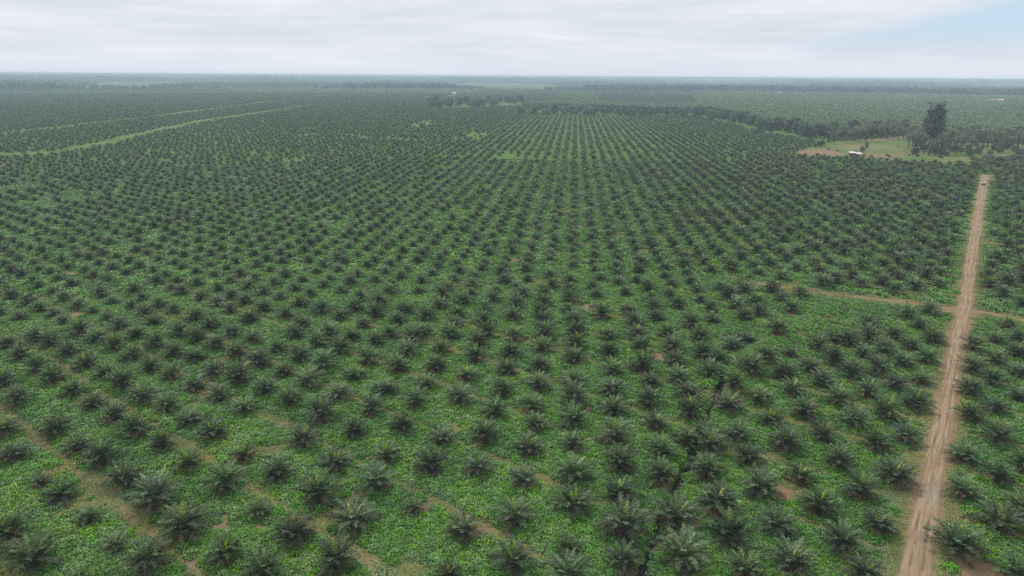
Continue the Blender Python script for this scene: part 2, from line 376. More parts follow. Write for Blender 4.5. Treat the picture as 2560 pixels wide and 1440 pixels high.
TRK = [(1440, 2251, 2322), (1350, 2270, 2334), (1300, 2279, 2338), (1200, 2305, 2352), (1140, 2320, 2364), (1080, 2332, 2374), (1007, 2344, 2385), (951, 2361, 2394), (895, 2372, 2400), (839, 2382, 2408),
       (767, 2397, 2427), (712, 2408, 2433), (650, 2416, 2440), (587, 2427, 2450), (525, 2437, 2456), (483, 2445, 2465), (452, 2452, 2471), (436, 2456, 2473)]
tl = G([t[1] for t in TRK], [t[0] for t in TRK]); tr_ = G([t[2] for t in TRK], [t[0] for t in TRK])
tc = (tl + tr_) / 2
d0 = (tc[0] - tc[3]); tc = np.vstack([tc[0] + d0 * 1.6, tc]); tw = np.linalg.norm(tl - tr_, axis=1) * .80; tw = np.concatenate([[tw[0]], tw])
def resample(p, step, extra=None, smooth=2):
    s = np.concatenate([[0], np.cumsum(np.linalg.norm(np.diff(p, axis=0), axis=1))]); q = np.arange(0, s[-1], step)
    r = np.stack([np.interp(q, s, p[:, k]) for k in (0, 1)], -1)
    e = None if extra is None else np.interp(q, s, extra)
    k = np.ones(2 * smooth + 1) / (2 * smooth + 1)
    if smooth:
        for c in (0, 1):
            pad = np.concatenate([r[:1, c].repeat(smooth) + (np.arange(-smooth, 0)) * (r[1, c] - r[0, c]), r[:, c], r[-1:, c].repeat(smooth) + np.arange(1, smooth + 1) * (r[-1, c] - r[-2, c])]); r[:, c] = np.convolve(pad, k, 'valid')
    return r, e
TC, TW = resample(tc, .6, tw, 9)
TCs = TC[::12]
CROSS = G([1900, 2000, 2080, 2200, 2330, 2400, 2430, 2500, 2560, 2700], [708, 722, 735, 748, 763, 774, 775, 787, 800, 828])
JUNC = G(2408, 778); BIKE = G(1479, 769); BIKE2 = G(1500, 788)
DITCH = G([1560, 1600, 1622, 1646, 1646, 1672, 1694, 1726, 1734, 1766, 1776, 1796, 1806], [1520, 1440, 1385, 1335, 1300, 1245, 1190, 1150, 1105, 1060, 1010, 985, 940])
RIDGE = G([1800, 1850, 1905, 1950, 2000, 2050, 2092], [975, 925, 885, 855, 825, 795, 765])
CLEAR_PX = [(1985, 392), (1995, 378), (2050, 366), (2075, 356), (2180, 349), (2262, 342), (2275, 352), (2420, 357), (2640, 362), (2640, 396), (2470, 398), (2430, 414), (2330, 410), (2250, 405), (2150, 398), (2050, 392)]
HILL_PX = [(2478, 290), (2530, 268), (2640, 258), (2640, 302), (2520, 300)]
STRIP1 = G([-60, 0, 200, 400, 600, 810, 890], [341, 335, 313, 290, 264, 238, 226])
STRIP2 = G([-60, 0, 100, 160, 260, 330, 400, 500, 600, 760], [392, 390, 386, 380, 359, 342, 326, 305, 290, 265])
DARKD = [G([1340, 1400, 1470, 1520, 1562], [402, 403, 405, 406, 407]), G([868, 930, 1010, 1080, 1150], [338, 345, 350, 352, 349]), G([1060, 1100, 1165], [290, 291, 295])]
TREELN = [[(1080, 274), (1300, 264), (1310, 284), (1730, 291), (1800, 304), (1900, 330), (2000, 347), (2070, 358), (2070, 342), (1990, 326), (1900, 308), (1790, 290), (1720, 279), (1400, 272), (1310, 270), (1300, 254), (1080, 256)]]
MATURE_PX = [(1300, 262), (1720, 275), (1800, 292), (1900, 300), (2000, 322), (2075, 345), (2262, 338), (2280, 350), (2560, 362), (2760, 362), (2760, 190), (1720, 190), (1740, 262), (1400, 260)]
LUSH = [(1120, 545, 9, 5), (150, 500, 14, 10), (60, 470, 12, 8), (740, 400, 6, 10), (770, 338, 9, 8), (1190, 340, 14, 16), (1060, 310, 16, 22), (1270, 395, 14, 16), (850, 560, 5, 5), (2060, 800, 4, 9)]

SPOTS = [(2460, 1428, 4.2, .9), (1645, 893, 2.6, 1), (1735, 922, 1.8, .9), (1740, 1312, 2.0, 1), (1692, 1352, 2.0, .9), (1962, 1228, 2.3, 1), (1062, 1274, 1.4, .8), (1138, 1066, 2.6, .6), (1205, 1328, 1.8, .7), (735, 405, 4.5, .9), (195, 785, 2.5, .9), (530, 358, 9, .6), (1235, 331, 5, .8), (1512, 404, 6, .8), (1360, 398, 8, .6), (455, 372, 8, .5), (1470, 765, 2.5, .7), (1925, 1055, 2.0, .8), (1650, 600, 3, .6)]

def terrain(x, y):
    if np.ndim(x) == 0: return float(terrain(np.array([x], float), np.array([y], float))[0])
    x = np.asarray(x, float); y = np.asarray(y, float); r = np.hypot(x, y)
    z = (fbm(x, y, 7, 3, 3) - .5) * .55 + (fbm(x, y, 60, 5, 2) - .5) * .9
    z = z * sstep(1500, 300, r)
    px = PIX(x, y)
    for s in (STRIP1, STRIP2): z = z + 2.0 * np.exp(-(pdist(x, y, s) / 4.5) ** 2)
    z = z + 9 * np.exp(-(((px[..., 0] - 2570) / 75) ** 2 + ((px[..., 1] - 280) / 16) ** 2)) * (y > 0)
    near = (r < 520) & (y > 0)
    if near.any():
        xx, yy = x[near], y[near]; zz = z[near]
        d = pdist(xx, yy, DITCH); zz = zz - 2.0 * sstep(1.35, .6, d)
        d = pdist(xx, yy, RIDGE); zz = zz + 1.7 * np.exp(-(d / 3.2) ** 2)
        d = pdist(xx, yy, TCs); k = sstep(6.0, 2.4, d); zz = zz * (1 - k) + (-.04) * k
        d = pdist(xx, yy, CROSS); k = sstep(3.5, 1.4, d); zz = zz * (1 - k * .8)
        z[near] = zz
    return z

def surface(x, y):
    """how bare, dry or lush the ground is"""
    x = np.asarray(x, float); y = np.asarray(y, float); r = np.hypot(x, y); px = PIX(x, y)
    soil = np.zeros(x.shape); dry = np.zeros(x.shape); lush = np.zeros(x.shape)
    n1, n2 = rows(x, y)
    wob = (vnoise(x, y, 14, 21) - .5) * .9 + (vnoise(x, y, 3, 22) - .5) * .45
    u = np.abs(((n2 - .5 + 1) % 2) - 1) * 7.47 + wob
    on = sstep(.30, .55, fbm(x, y, 26, 31, 2)) * .8 + .2 + .5 * sstep(40, -20, x) * sstep(240, 120, y)
    path = sstep(1.75, .5, u) * np.clip(on, 0, 1) * sstep(480, 180, r) * (y > 20)
    dry = np.maximum(dry, path)
    lft = sstep(40, -5, x) * sstep(200, 140, y) * (y > 20); dry = np.maximum(dry, lft * sstep(1.7, .8, u)); soil = np.maximum(soil, lft * sstep(.95, .2, u) * (.25 + .6 * fbm(x, y, 8, 43, 2)))
    soil = np.maximum(soil, path * sstep(.52, .80, fbm(x, y, 5, 41, 4)) * .7)
    patch = sstep(.64, .76, fbm(x, y, 9, 51, 4)) * sstep(1400, 500, r)          # thin, dry spots in the cover
    dry = np.maximum(dry, patch * .7)
    soil = np.maximum(soil, sstep(.74, .84, fbm(x, y, 6, 61, 3)) * .8 * sstep(1500, 600, r))
    near = (r < 560) & (y > 0)
    if near.any():
        xx, yy = x[near], y[near]; a, b = soil[near], dry[near]
        d = pdist(xx, yy, TCs) + (vnoise(xx, yy, 4, 71) - .5) * 1.6
        b = np.maximum(b, sstep(6.2, 4.2, d) * .6); a = np.where(d < 5.5, a * .35, a)
        a = np.maximum(a, sstep(2.9, 1.9, d) * .8)
        d = pdist(xx, yy, CROSS) + (vnoise(xx, yy, 3, 72) - .5) * 1.0
        b = np.maximum(b, sstep(5.0, 3.0, d)); a = np.maximum(a, sstep(1.8, .7, np.abs(d)) * .8)
        j = np.hypot(xx - JUNC[0], yy - JUNC[1]) + (vnoise(xx, yy, 3, 4) - .5) * 4; a = np.maximum(a, sstep(7, 3, j) * .8); b = np.maximum(b, sstep(9, 6, j) * .8)
        d = pdist(xx, yy, DITCH); a = np.maximum(a, sstep(1.3, .7, d) * .3); b = np.maximum(b, sstep(3.2, 1.6, d) * .35)
        soil[near] = a; dry[near] = b
    for (a, b, rd, k) in SPOTS:
        g = G(a, b); soil = np.maximum(soil, k * sstep(rd * 1.25, rd * .5, np.hypot((x - g[0]), (y - g[1]) * .8) + (vnoise(x, y, 1.7, 31) - .5) * 1.8))
    for q in (BIKE, BIKE2): soil = np.maximum(soil, .8 * sstep(2.6, 1.2, np.hypot(x - q[0], y - q[1]) + (vnoise(x, y, 1.2, 3) - .5) * 1.4))
    c = inpoly(px[..., 0], px[..., 1], CLEAR_PX) & (y > 0)
    dry = np.where(c, .1 + .95 * sstep(.25, .75, fbm(x, y, 22, 81, 4)), dry); soil = np.where(c, .18 + .35 * sstep(.45, .7, fbm(x, y, 18, 82, 4)), soil); lush = np.where(c, 0, lush)
    c = inpoly(px[..., 0], px[..., 1], [(1992, 384), (2010, 376), (2060, 372), (2090, 378), (2110, 384), (2080, 389), (2020, 391)]) & (y > 0); soil = np.where(c, 1, soil)
    c = inpoly(px[..., 0], px[..., 1], [(2100, 384), (2150, 379), (2240, 384), (2270, 392), (2200, 397), (2110, 393)]) & (y > 0); soil = np.where(c, .62, soil)
    c = inpoly(px[..., 0], px[..., 1], [(2155, 345), (2262, 338), (2275, 348), (2255, 352), (2160, 352)]) & (y > 0); soil = np.where(c, .5, soil); dry = np.where(c, 1, dry)
    c = inpoly(px[..., 0], px[..., 1], HILL_PX) & (y > 0); lush = np.where(c, 1, lush); soil = np.where(c, 0, soil); dry = np.where(c, .2, dry)
    for (a, b, rx, ry) in LUSH:
        g = G(a, b); d = np.hypot((x - g[0]) / rx, (y - g[1]) / (ry * 3)); lush = np.maximum(lush, .45 * sstep(1.5, .2, d + (vnoise(x, y, 6, 3) - .5) * .9))
    for s, w in ((STRIP1, 5), (STRIP2, 5.5)):
        d = pdist(x, y, s); lush = np.maximum(lush, sstep(w, w * .5, d) * .12); dry = np.maximum(dry, sstep(w, w * .5, d) * (.3 + .5 * fbm(x, y, 30, 3, 3)))
    return soil, dry, lush

# palms: those read off the photograph, then the planting grid carried on
i0 = np.arange(-420, 421); gi, gj = np.meshgrid(i0, i0)
ij = np.stack([gi.ravel(), gj.ravel()], -1); LAT = ij @ LA.T + LP0
r = np.hypot(*LAT.T); az = np.arctan2(LAT[:, 0], LAT[:, 1])
LAT = LAT[(r < 3300) & (r > 45) & ((np.abs(az) < .80) | (r < 260)) & (LAT[:, 1] > 20)]
LAT = LAT + RNG.normal(0, .75, LAT.shape)
px = PIX(LAT[:, 0], LAT[:, 1]); r = np.hypot(*LAT.T)
keep = np.ones(len(LAT), bool)
nr = r < 330
dm = np.full(len(LAT), 1e9); dm[nr] = np.sqrt(((LAT[nr][:, None] - OBS[None]) ** 2).sum(-1)).min(1); keep &= dm > 5.6
inside = (px[:, 0] > -10) & (px[:, 0] < 2570) & (px[:, 1] > 822) & (px[:, 1] < 1430); keep &= ~(inside & (r < 330))
nr = r < 600; d = np.full(len(LAT), 1e9)
d[nr] = pdist(LAT[nr][:, 0], LAT[nr][:, 1], TCs); keep &= d > 5.2
d[nr] = pdist(LAT[nr][:, 0], LAT[nr][:, 1], CROSS); keep &= d > 6.5
d[nr] = pdist(LAT[nr][:, 0], LAT[nr][:, 1], DITCH); keep &= d > 1.8
d[nr] = pdist(LAT[nr][:, 0], LAT[nr][:, 1], RIDGE); keep &= d > 7
for s in (STRIP1, STRIP2): keep &= pdist(LAT[:, 0], LAT[:, 1], s) > 9.5
for s in DARKD: keep &= pdist(LAT[:, 0], LAT[:, 1], s) > 6
for (a, b, rx, ry) in LUSH:
    g = G(a, b); keep &= ~((np.hypot((LAT[:, 0] - g[0]) / rx, (LAT[:, 1] - g[1]) / (ry * 3)) < 1) & (RNG.random(len(LAT)) < .7))
for pl in [CLEAR_PX] + TREELN: keep &= ~inpoly(px[:, 0], px[:, 1], pl)
HOUSES = [(1871, 231, 10, 'low white-roofed house'), (1892, 231, 24, 'long white-roofed house'), (1949, 235, 12, 'white-roofed house'), (1724, 211, 26, 'pale white-roofed house'), (2482, 256, 34, 'long rust-roofed house'), (2499, 255, 16, 'white-roofed house beside the rust-roofed one'), (1136, 237, 12, 'pale-roofed house')]
for (a, b, w, _) in HOUSES: g = G(a, b); keep &= ~((np.abs(LAT[:, 0] - g[0]) < w * .75 + 6) & (LAT[:, 1] - g[1] < 22) & (LAT[:, 1] - g[1] > -190))
keep &= RNG.random(len(LAT)) > .035
LAT = LAT[keep]; px = px[keep]
isold = inpoly(px[:, 0], px[:, 1], MATURE_PX) | ((px[:, 1] < 238) & (px[:, 0] < 1350) & (vnoise(LAT[:, 0], LAT[:, 1], 420, 91) > .45))
OLD = LAT[isold]; YNG = LAT[~isold]
vis = PIX(YNG[:, 0], YNG[:, 1], 1.4); rr = np.hypot(*YNG.T)
cand = np.where((vis[:, 0] > 0) & (vis[:, 0] < 2560) & (vis[:, 1] < 1440) & (rr < 320))[0]
near = cand[np.argsort(rr[cand])][: max(0, 300 - len(OBS))]
ALLN = np.vstack([OBS, YNG[near]])
FIELD = np.delete(YNG, near, 0)

# ------------------------------------------------------------------ the ground: one sheet to the horizon
def axis(lo, hi, st, far, gr=1.06, cap=900):
    a = list(np.arange(lo, hi + st, st)); s = st
    while a[-1] < far: s = min(cap, s * gr) if a[-1] < 14000 else s * 1.3; a.append(a[-1] + s)
    b = []; s = st; v = lo
    while v > -far: s = min(cap, s * gr) if v > -14000 else s * 1.3; v -= s; b.append(v)
    return np.array(b[::-1] + a)
GX = axis(-135, 190, .62, 60000); 
ya = list(np.arange(48, 230, .62)); s = .62
while ya[-1] < 60000:
    s = s * 1.018 if ya[-1] < 900 else s * 1.05
    ya.append(ya[-1] + s)
yb = []; s = .62; v = 48
while v > -60000: s *= 1.2; v -= s; yb.append(v)
GY = np.array(yb[::-1] + ya)
gx, gy = np.meshgrid(GX, GY); gz = terrain(gx, gy)
soil, dry, lush = surface(gx, gy)
for (x, y) in np.vstack([ALLN, FIELD[np.hypot(*FIELD.T) < 420]]):      # weeded circles round the palms
    i0, i1 = np.searchsorted(GX, [x - 2.6, x + 2.6]); j0, j1 = np.searchsorted(GY, [y - 2.6, y + 2.6])
    if i1 <= i0 or j1 <= j0: continue
    sx, sy = gx[j0:j1, i0:i1], gy[j0:j1, i0:i1]; w = vnoise(sx, sy, 1.6, 5)
    rad = .7 + 1.3 * vnoise(x, y, 3, 77)
    k = sstep(rad + .5, rad - .3, np.hypot(sx - x, sy - y) + (w - .5) * 1.2)
    soil[j0:j1, i0:i1] = np.maximum(soil[j0:j1, i0:i1], k * .8)
nx, ny = len(GX), len(GY)
me = bpy.data.meshes.new('ground'); me.vertices.add(nx * ny)
me.vertices.foreach_set('co', np.stack([gx, gy, gz], -1).astype(np.float32).ravel())
q = (np.arange(ny - 1)[:, None] * nx + np.arange(nx - 1)[None]).ravel()
fi = np.stack([q, q + 1, q + nx + 1, q + nx], -1).astype(np.int32); nf = len(fi)
me.loops.add(nf * 4); me.loops.foreach_set('vertex_index', fi.ravel()); me.polygons.add(nf)
me.polygons.foreach_set('loop_start', np.arange(0, nf * 4, 4, dtype=np.int32)); me.polygons.foreach_set('use_smooth', np.ones(nf, bool))
for k, v in (('soil', soil), ('dry', dry), ('lush', lush)):
    a = me.attributes.new(k, 'FLOAT', 'POINT'); a.data.foreach_set('value', v.astype(np.float32).ravel())
me.update(); me.validate()
mt, nt, b = mat('ground'); P = pos(nt)
n1 = noise(nt, 1.3, 4, P); n2 = noise(nt, .11, 4, P); n3 = noise(nt, .012, 3, P); n4 = noise(nt, 4.5, 3, P)
green = ramp(nt, n1, [(.25, (.048, .105, .015)), (.55, (.095, .185, .030)), (.8, (.14, .25, .050))])
green = mixc(nt, math_(nt, 'MULTIPLY', n2, .55), green, (.105, .165, .040))
lushc = ramp(nt, n1, [(.3, (.085, .155, .045)), (.7, (.15, .235, .075))])
dryc = ramp(nt, n4, [(.25, (.110, .150, .042)), (.5, (.190, .200, .072)), (.75, (.31, .26, .125))])
soilc = ramp(nt, n4, [(.25, (.19, .115, .070)), (.55, (.29, .18, .11)), (.8, (.38, .265, .17))])
def sharp(a, nz, lo, hi): 
    s = math_(nt, 'ADD', attr(nt, a), math_(nt, 'MULTIPLY', math_(nt, 'SUBTRACT', nz, .5), .7))
    mr = N(nt, 'ShaderNodeMapRange', ins={1: lo, 2: hi}); nt.links.new(s, mr.inputs[0]); return mr.outputs[0]
c = mixc(nt, attr(nt, 'lush'), green, lushc)
c = mixc(nt, sharp('dry', n4, .1, .95), c, dryc); c = mixc(nt, sharp('soil', n4, .25, .95), c, soilc)
nt.links.new(c, b.inputs['Base Color']); b.inputs['Roughness'].default_value = .95; b.inputs['Specular IOR Level'].default_value = .1
bp = N(nt, 'ShaderNodeBump', ins={0: .6, 1: .25}); nt.links.new(n4, bp.inputs['Height']); nt.links.new(bp.outputs[0], b.inputs['Normal'])
me.materials.append(mt)
tag(obj('ground', me), 'plantation ground of green creeper, dry grass and bare reddish soil', 'ground', kind='structure')

def strip(name, pts, width, material, z=.03, step=2.0, label='', cat='', edge=0.0):
    p, _ = resample(np.asarray(pts), step, None, 4); t = np.gradient(p, axis=0); t /= np.linalg.norm(t, axis=1)[:, None]; nrm = np.stack([t[:, 1], -t[:, 0]], -1)
    mb = MB(); k = 7; n = len(p); us = np.linspace(-1, 1, k)
    wl = width * (1 + edge * (vnoise(p[:, 0], p[:, 1], 5, 3) - .5) * 2)
    X = p[:, None, :] + nrm[:, None, :] * (us[None, :, None] * wl[:, None, None] / 2); Z = terrain(X[..., 0], X[..., 1]) + z - .10 * np.abs(us) ** 4
    for i in range(n):
        for j in range(k): mb.v.append((X[i, j, 0], X[i, j, 1], Z[i, j]))
    for i in range(n - 1):
        for j in range(k - 1): mb.f.append((i * k + j, i * k + j + 1, (i + 1) * k + j + 1, (i + 1) * k + j)); mb.t.append(.5); mb.m.append(0)
    return tag(obj(name, mb.mesh(name, material, True)), label, cat, kind='structure')

# the dirt track, with ruts, and ragged edges that sink under the grass
mt, nt, b = mat('track_dirt'); P = pos(nt)
U = attr(nt, 'across'); V = attr(nt, 'along')
cv = N(nt, 'ShaderNodeCombineXYZ'); nt.links.new(math_(nt, 'MULTIPLY', U, 2.2), cv.inputs[0]); nt.links.new(math_(nt, 'MULTIPLY', V, .045), cv.inputs[1])
st = noise(nt, 3.2, 5, cv.outputs[0], .65); n1 = noise(nt, .35, 3, P); n4 = noise(nt, 3.0, 4, P)
c = ramp(nt, st, [(.26, (.16, .105, .065)), (.44, (.33, .225, .135)), (.56, (.42, .30, .185)), (.72, (.55, .42, .27))])
c = mixc(nt, ramp(nt, n1, [(.46, (0, 0, 0)), (.7, (.55, .55, .55))]), c, (.29, .175, .115))
c = mixc(nt, math_(nt, 'MULTIPLY', n4, .35), c, (.22, .17, .12))
g = math_(nt, 'SUBTRACT', math_(nt, 'ABSOLUTE', U), .0)
uu = math_(nt, 'ABSOLUTE', math_(nt, 'ADD', U, math_(nt, 'MULTIPLY', math_(nt, 'SUBTRACT', noise(nt, .09, 2, P), .5), .5)))
rw = N(nt, 'ShaderNodeMapRange', ins={1: .17, 2: .03, 3: 0, 4: 1}); nt.links.new(math_(nt, 'ABSOLUTE', math_(nt, 'SUBTRACT', uu, .38)), rw.inputs[0])
wet = math_(nt, 'MULTIPLY', rw.outputs[0], ramp(nt, noise(nt, .16, 4, P), [(.38, (0, 0, 0)), (.62, (.85, .85, .85))]))
c = mixc(nt, wet, c, (.145, .095, .066))
c = mixc(nt, ramp(nt, noise(nt, .11, 3, P), [(.60, (0, 0, 0)), (.68, (.6, .6, .6))]), c, (.31, .26, .21))
c = mixc(nt, ramp(nt, noise(nt, .55, 4, P), [(.62, (0, 0, 0)), (.72, (.7, .7, .7))]), c, (.17, .12, .085))
mid = N(nt, 'ShaderNodeMapRange', ins={1: .18, 2: .03, 3: 0, 4: 1}); nt.links.new(g, mid.inputs[0])
gr = math_(nt, 'MULTIPLY', mid.outputs[0], ramp(nt, noise(nt, .06, 3, P), [(.52, (0, 0, 0)), (.68, (.6, .6, .6))]))
c = mixc(nt, gr, c, (.17, .17, .075))
ed = N(nt, 'ShaderNodeMapRange', ins={1: .62, 2: .98, 3: 0, 4: .85}); nt.links.new(math_(nt, 'ADD', g, math_(nt, 'MULTIPLY', math_(nt, 'SUBTRACT', n4, .5), .5)), ed.inputs[0])
c = mixc(nt, ed.outputs[0], c, (.20, .165, .075))
nt.links.new(c, b.inputs['Base Color']); b.inputs['Roughness'].default_value = .95; b.inputs['Specular IOR Level'].default_value = .12
bp = N(nt, 'ShaderNodeBump', ins={0: .5, 1: .15}); nt.links.new(st, bp.inputs['Height']); nt.links.new(bp.outputs[0], b.inputs['Normal'])
p = TC; t = np.gradient(p, axis=0); t /= np.linalg.norm(t, axis=1)[:, None]; nrm = np.stack([t[:, 1], -t[:, 0]], -1); k = 29; us = np.linspace(-1, 1, k); n = len(p)
al = np.arange(n) * .6
wl = (TW * .5 + .40)[:, None] * (1 + .22 * (np.stack([vnoise(al, al * 0 + 9, 7, 3), vnoise(al, al * 0 + 3, 7, 5)], -1) - .5) * 2)
hw = np.where(us[None] < 0, wl[:, :1], wl[:, 1:])
X = p[:, None, :] + nrm[:, None, :] * (us[None] * hw)[..., None]
off = us[None] * hw
rut = lambda c0, w: np.exp(-((off - c0 - (vnoise(al, al * 0, 18, 8) - .5)[:, None] * 1.0) / w) ** 2)
Z = -.04 + .10 - .16 * np.abs(us[None]) ** 5 - .10 * rut(-.75, .22) - .10 * rut(.75, .22) + .04 * rut(0, .4) + .06 * (vnoise(X[..., 0], X[..., 1], .9, 4) - .5)
me = bpy.data.meshes.new('dirt_track')
vv = np.concatenate([X, Z[..., None]], -1).reshape(-1, 3)
fa = [(i * k + j, i * k + j + 1, (i + 1) * k + j + 1, (i + 1) * k + j) for i in range(n - 1) for j in range(k - 1)]
me.from_pydata(vv.tolist(), [], fa); me.polygons.foreach_set('use_smooth', np.ones(len(fa), bool))
for nm, v in (('across', np.broadcast_to(us[None], (n, k))), ('along', np.broadcast_to(al[:, None], (n, k)))):
    a = me.attributes.new(nm, 'FLOAT', 'POINT'); a.data.foreach_set('value', np.ascontiguousarray(v, np.float32).ravel())
me.materials.append(mt); me.update()
tag(obj('dirt_track', me), 'straight rutted brown dirt track running through the palms', 'dirt track', kind='structure')
M['ditch'] = plain('ditch_water', (.020, .026, .020), .35, .4, .3, .3)
strip('drainage_ditch', DITCH, 1.25, M['ditch'], .30, .6, 'narrow dark water-filled ditch winding between the near palms', 'ditch', .5)
for i, d in enumerate(DARKD):
    strip('drainage_ditch', d, 3.2, M['ditch'], .12, 3.0, ('dark drainage ditch across the palm rows above the middle', 'long dark drainage ditch bending through the far palms', 'short dark drainage ditch far off')[i], 'ditch', .3)

# ------------------------------------------------------------------ green creeper cover
def coverpts(r0, r1, step, jit, amax=.88, grassy=False):
    xs, ys = np.meshgrid(np.arange(-r1, r1, step), np.arange(30, r1, step)); xs = xs.ravel(); ys = ys.ravel()
    xs = xs + RNG.uniform(-jit, jit, xs.shape); ys = ys + RNG.uniform(-jit, jit, ys.shape); r = np.hypot(xs, ys)
    k = (r >= r0) & (r < r1) & (np.abs(np.arctan2(xs, ys)) < amax); xs, ys = xs[k], ys[k]
    s, d, l = surface(xs, ys); pal = np.vstack([ALLN, FIELD[np.hypot(*FIELD.T) < r1 + 5]])
    dd = np.full(xs.shape, 1e9); cell = {}
    for i, (a, b) in enumerate(pal): cell.setdefault((int(a // 10), int(b // 10)), []).append(i)
    for key in set(zip((xs // 10).astype(int), (ys // 10).astype(int))):
        m = ((xs // 10).astype(int) == key[0]) & ((ys // 10).astype(int) == key[1]) if False else None
    ix = (xs // 10).astype(int); iy = (ys // 10).astype(int); order = np.lexsort((iy, ix)); kx = ix[order] * 100000 + iy[order]
    u, st = np.unique(kx, return_index=True); en = np.append(st[1:], len(order))
    for kk, a, b in zip(u, st, en):
        o = order[a:b]; cx, cy = ix[o[0]], iy[o[0]]
        near = [i for dx in (-1, 0, 1) for dy in (-1, 0, 1) for i in cell.get((cx + dx, cy + dy), ())]
        if near: dd[o] = np.sqrt(((np.stack([xs[o], ys[o]], -1)[:, None] - pal[near][None]) ** 2).sum(-1)).min(1)
    bare = np.maximum(s * 1.1, d * .95) + (vnoise(xs, ys, 1.1, 8) - .5) * .5
    if grassy:
        k = (d > .35) & (s < .45 + .3 * vnoise(xs, ys, .9, 2)) & (pdist(xs, ys, TCs) > 2.2) & (pdist(xs, ys, DITCH) > 1.3) & ~inpoly(PIX(xs, ys)[:, 0], PIX(xs, ys)[:, 1], CLEAR_PX)
        return xs[k], ys[k]
    k = (bare < .48) & (vnoise(xs, ys, 2.3, 55) + .5 * vnoise(xs, ys, .8, 56) > .34) & (dd > 1.15 + .7 * vnoise(xs, ys, 2, 3)) & (pdist(xs, ys, TCs) > 3.2) & (np.hypot(xs - BIKE[0], ys - BIKE[1] + .8) > 2.6) & (np.hypot(xs - BIKE2[0], ys - BIKE2[1] + .8) > 2.4) & (pdist(xs, ys, DITCH) > 1.0)
    return xs[k], ys[k]
for nm, (r0, r1, st, ji, coll, sc) in {'ground_cover': (60, 215, .78, .45, COVER, 1.0), 'far_ground_cover': (213, 520, 1.75, .9, COVERB, 1.0)}.items():
    xs, ys = coverpts(r0, r1, st, ji)
    z = terrain(xs, ys) + .02 + .45 * np.maximum(0, fbm(xs, ys, 6, 17, 2) - .42)
    o = scatter(nm, xs, ys, z, RNG.uniform(0, 6.28, len(xs)), sc * RNG.uniform(.75, 1.25, len(xs)) , RNG.integers(0, 5, len(xs)), coll)
    tag(o, {'ground_cover': 'dense bright green creeper leaves covering the soil between the near palms', 'far_ground_cover': 'green creeper covering the soil between the farther palms'}[nm], 'ground cover', kind='stuff')
    print(nm, len(xs))
xs, ys = coverpts(60, 330, .85, .5, grassy=True)
o = scatter('dry_grass', xs, ys, terrain(xs, ys) + .01, RNG.uniform(0, 6.28, len(xs)), RNG.uniform(.7, 1.5, len(xs)), RNG.integers(0, 5, len(xs)), GRASS)
tag(o, 'short yellowish dry grass along the paths and the track', 'grass', kind='stuff'); print('grass', len(xs))
# ------------------------------------------------------------------ single oil palms
def nearctx(x, y):
    d = float(pdist(np.array([x]), np.array([y]), TCs)[0])
    if d < 8.5:
        i = np.argmin(np.hypot(TC[:, 0] - x, TC[:, 1] - y)); return "on dirt track's " + ('left' if x < TC[i, 0] else 'right') + ' verge'
    if pdist(np.array([x]), np.array([y]), CROSS)[0] < 6: return 'beside the side path'
    if pdist(np.array([x]), np.array([y]), DITCH)[0] < 4.5: return 'beside the narrow ditch'
    if math.hypot(x - BIKE[0], y - BIKE[1]) < 9: return 'near the motorbike rider'
    u = abs(((float(rows(x, y)[1]) - .5 + 1) % 2) - 1) * 7.47
    return 'amid green creeper'
SMALL = [(287, 1360), (100, 1197), (1035, 1260), (1122, 1425), (1978, 878), (645, 1272), (220, 1292), (1420, 1360)]
BIG = [(2395, 1355), (795, 1240), (885, 1297), (1562, 1312), (1795, 1250), (1687, 1285), (465, 1317), (385, 1255), (2500, 1300), (2214, 1026), (1875, 925), (82, 1400), (1705, 1390)]
PC = [tuple(min(100, max(0, round(v))) for v in cell(x, y, terrain(x, y) + 1.6)) for x, y in ALLN]
for k, (x, y) in enumerate(ALLN):
    z = float(terrain(x, y)); rnd = random.Random(k * 7 + 1); s = rnd.uniform(.90, 1.08); word_ = 'oil palm'
    if k < len(OBSERVED):
        if OBSERVED[k] in SMALL: s = .62; word_ = 'small oil palm'
        if OBSERVED[k] in BIG: s = 1.17; word_ = 'big oil palm'
    v = PALMS[rnd.randrange(16)]; e = empty('oil_palm', (x, y, z), rnd.uniform(0, 6.28), s); e.scale.z = s * rnd.uniform(.86, 1.16); e.rotation_euler.x = rnd.gauss(0, .06); e.rotation_euler.y = rnd.gauss(0, .05)
    for nm, me_ in zip(('crown', 'young_leaves', 'dry_fronds', 'trunk'), v): obj(nm, me_, e)
    tag(e, where(x, y, z + 1.6, f'{word_} {nearctx(x, y)}', PC.count(PC[k]) > 1), 'oil palm', 'young oil palms planted in rows')

# ------------------------------------------------------------------ the rest of the plantation, and what lies behind it
o = scatter('oil_palm_field', FIELD[:, 0], FIELD[:, 1], terrain(FIELD[:, 0], FIELD[:, 1]), RNG.uniform(0, 6.28, len(FIELD)), RNG.uniform(.68, .94, len(FIELD)) * (1.0 + .26 * sstep(20, 90, FIELD[:, 0]) * sstep(620, 420, FIELD[:, 1])), RNG.integers(0, 8, len(FIELD)), MIDS)
tag(o, 'rows upon rows of young oil palms stretching into the distance', 'oil palms', kind='stuff')
o = scatter('mature_palm_field', OLD[:, 0], OLD[:, 1], terrain(OLD[:, 0], OLD[:, 1]), RNG.uniform(0, 6.28, len(OLD)), RNG.uniform(.8, 1.15, len(OLD)), RNG.integers(0, 5, len(OLD)), MATURE)
tag(o, 'closed canopy of older oil palms behind the clearing', 'oil palms', kind='stuff')
print('field', len(FIELD), 'old', len(OLD), 'near', len(ALLN))
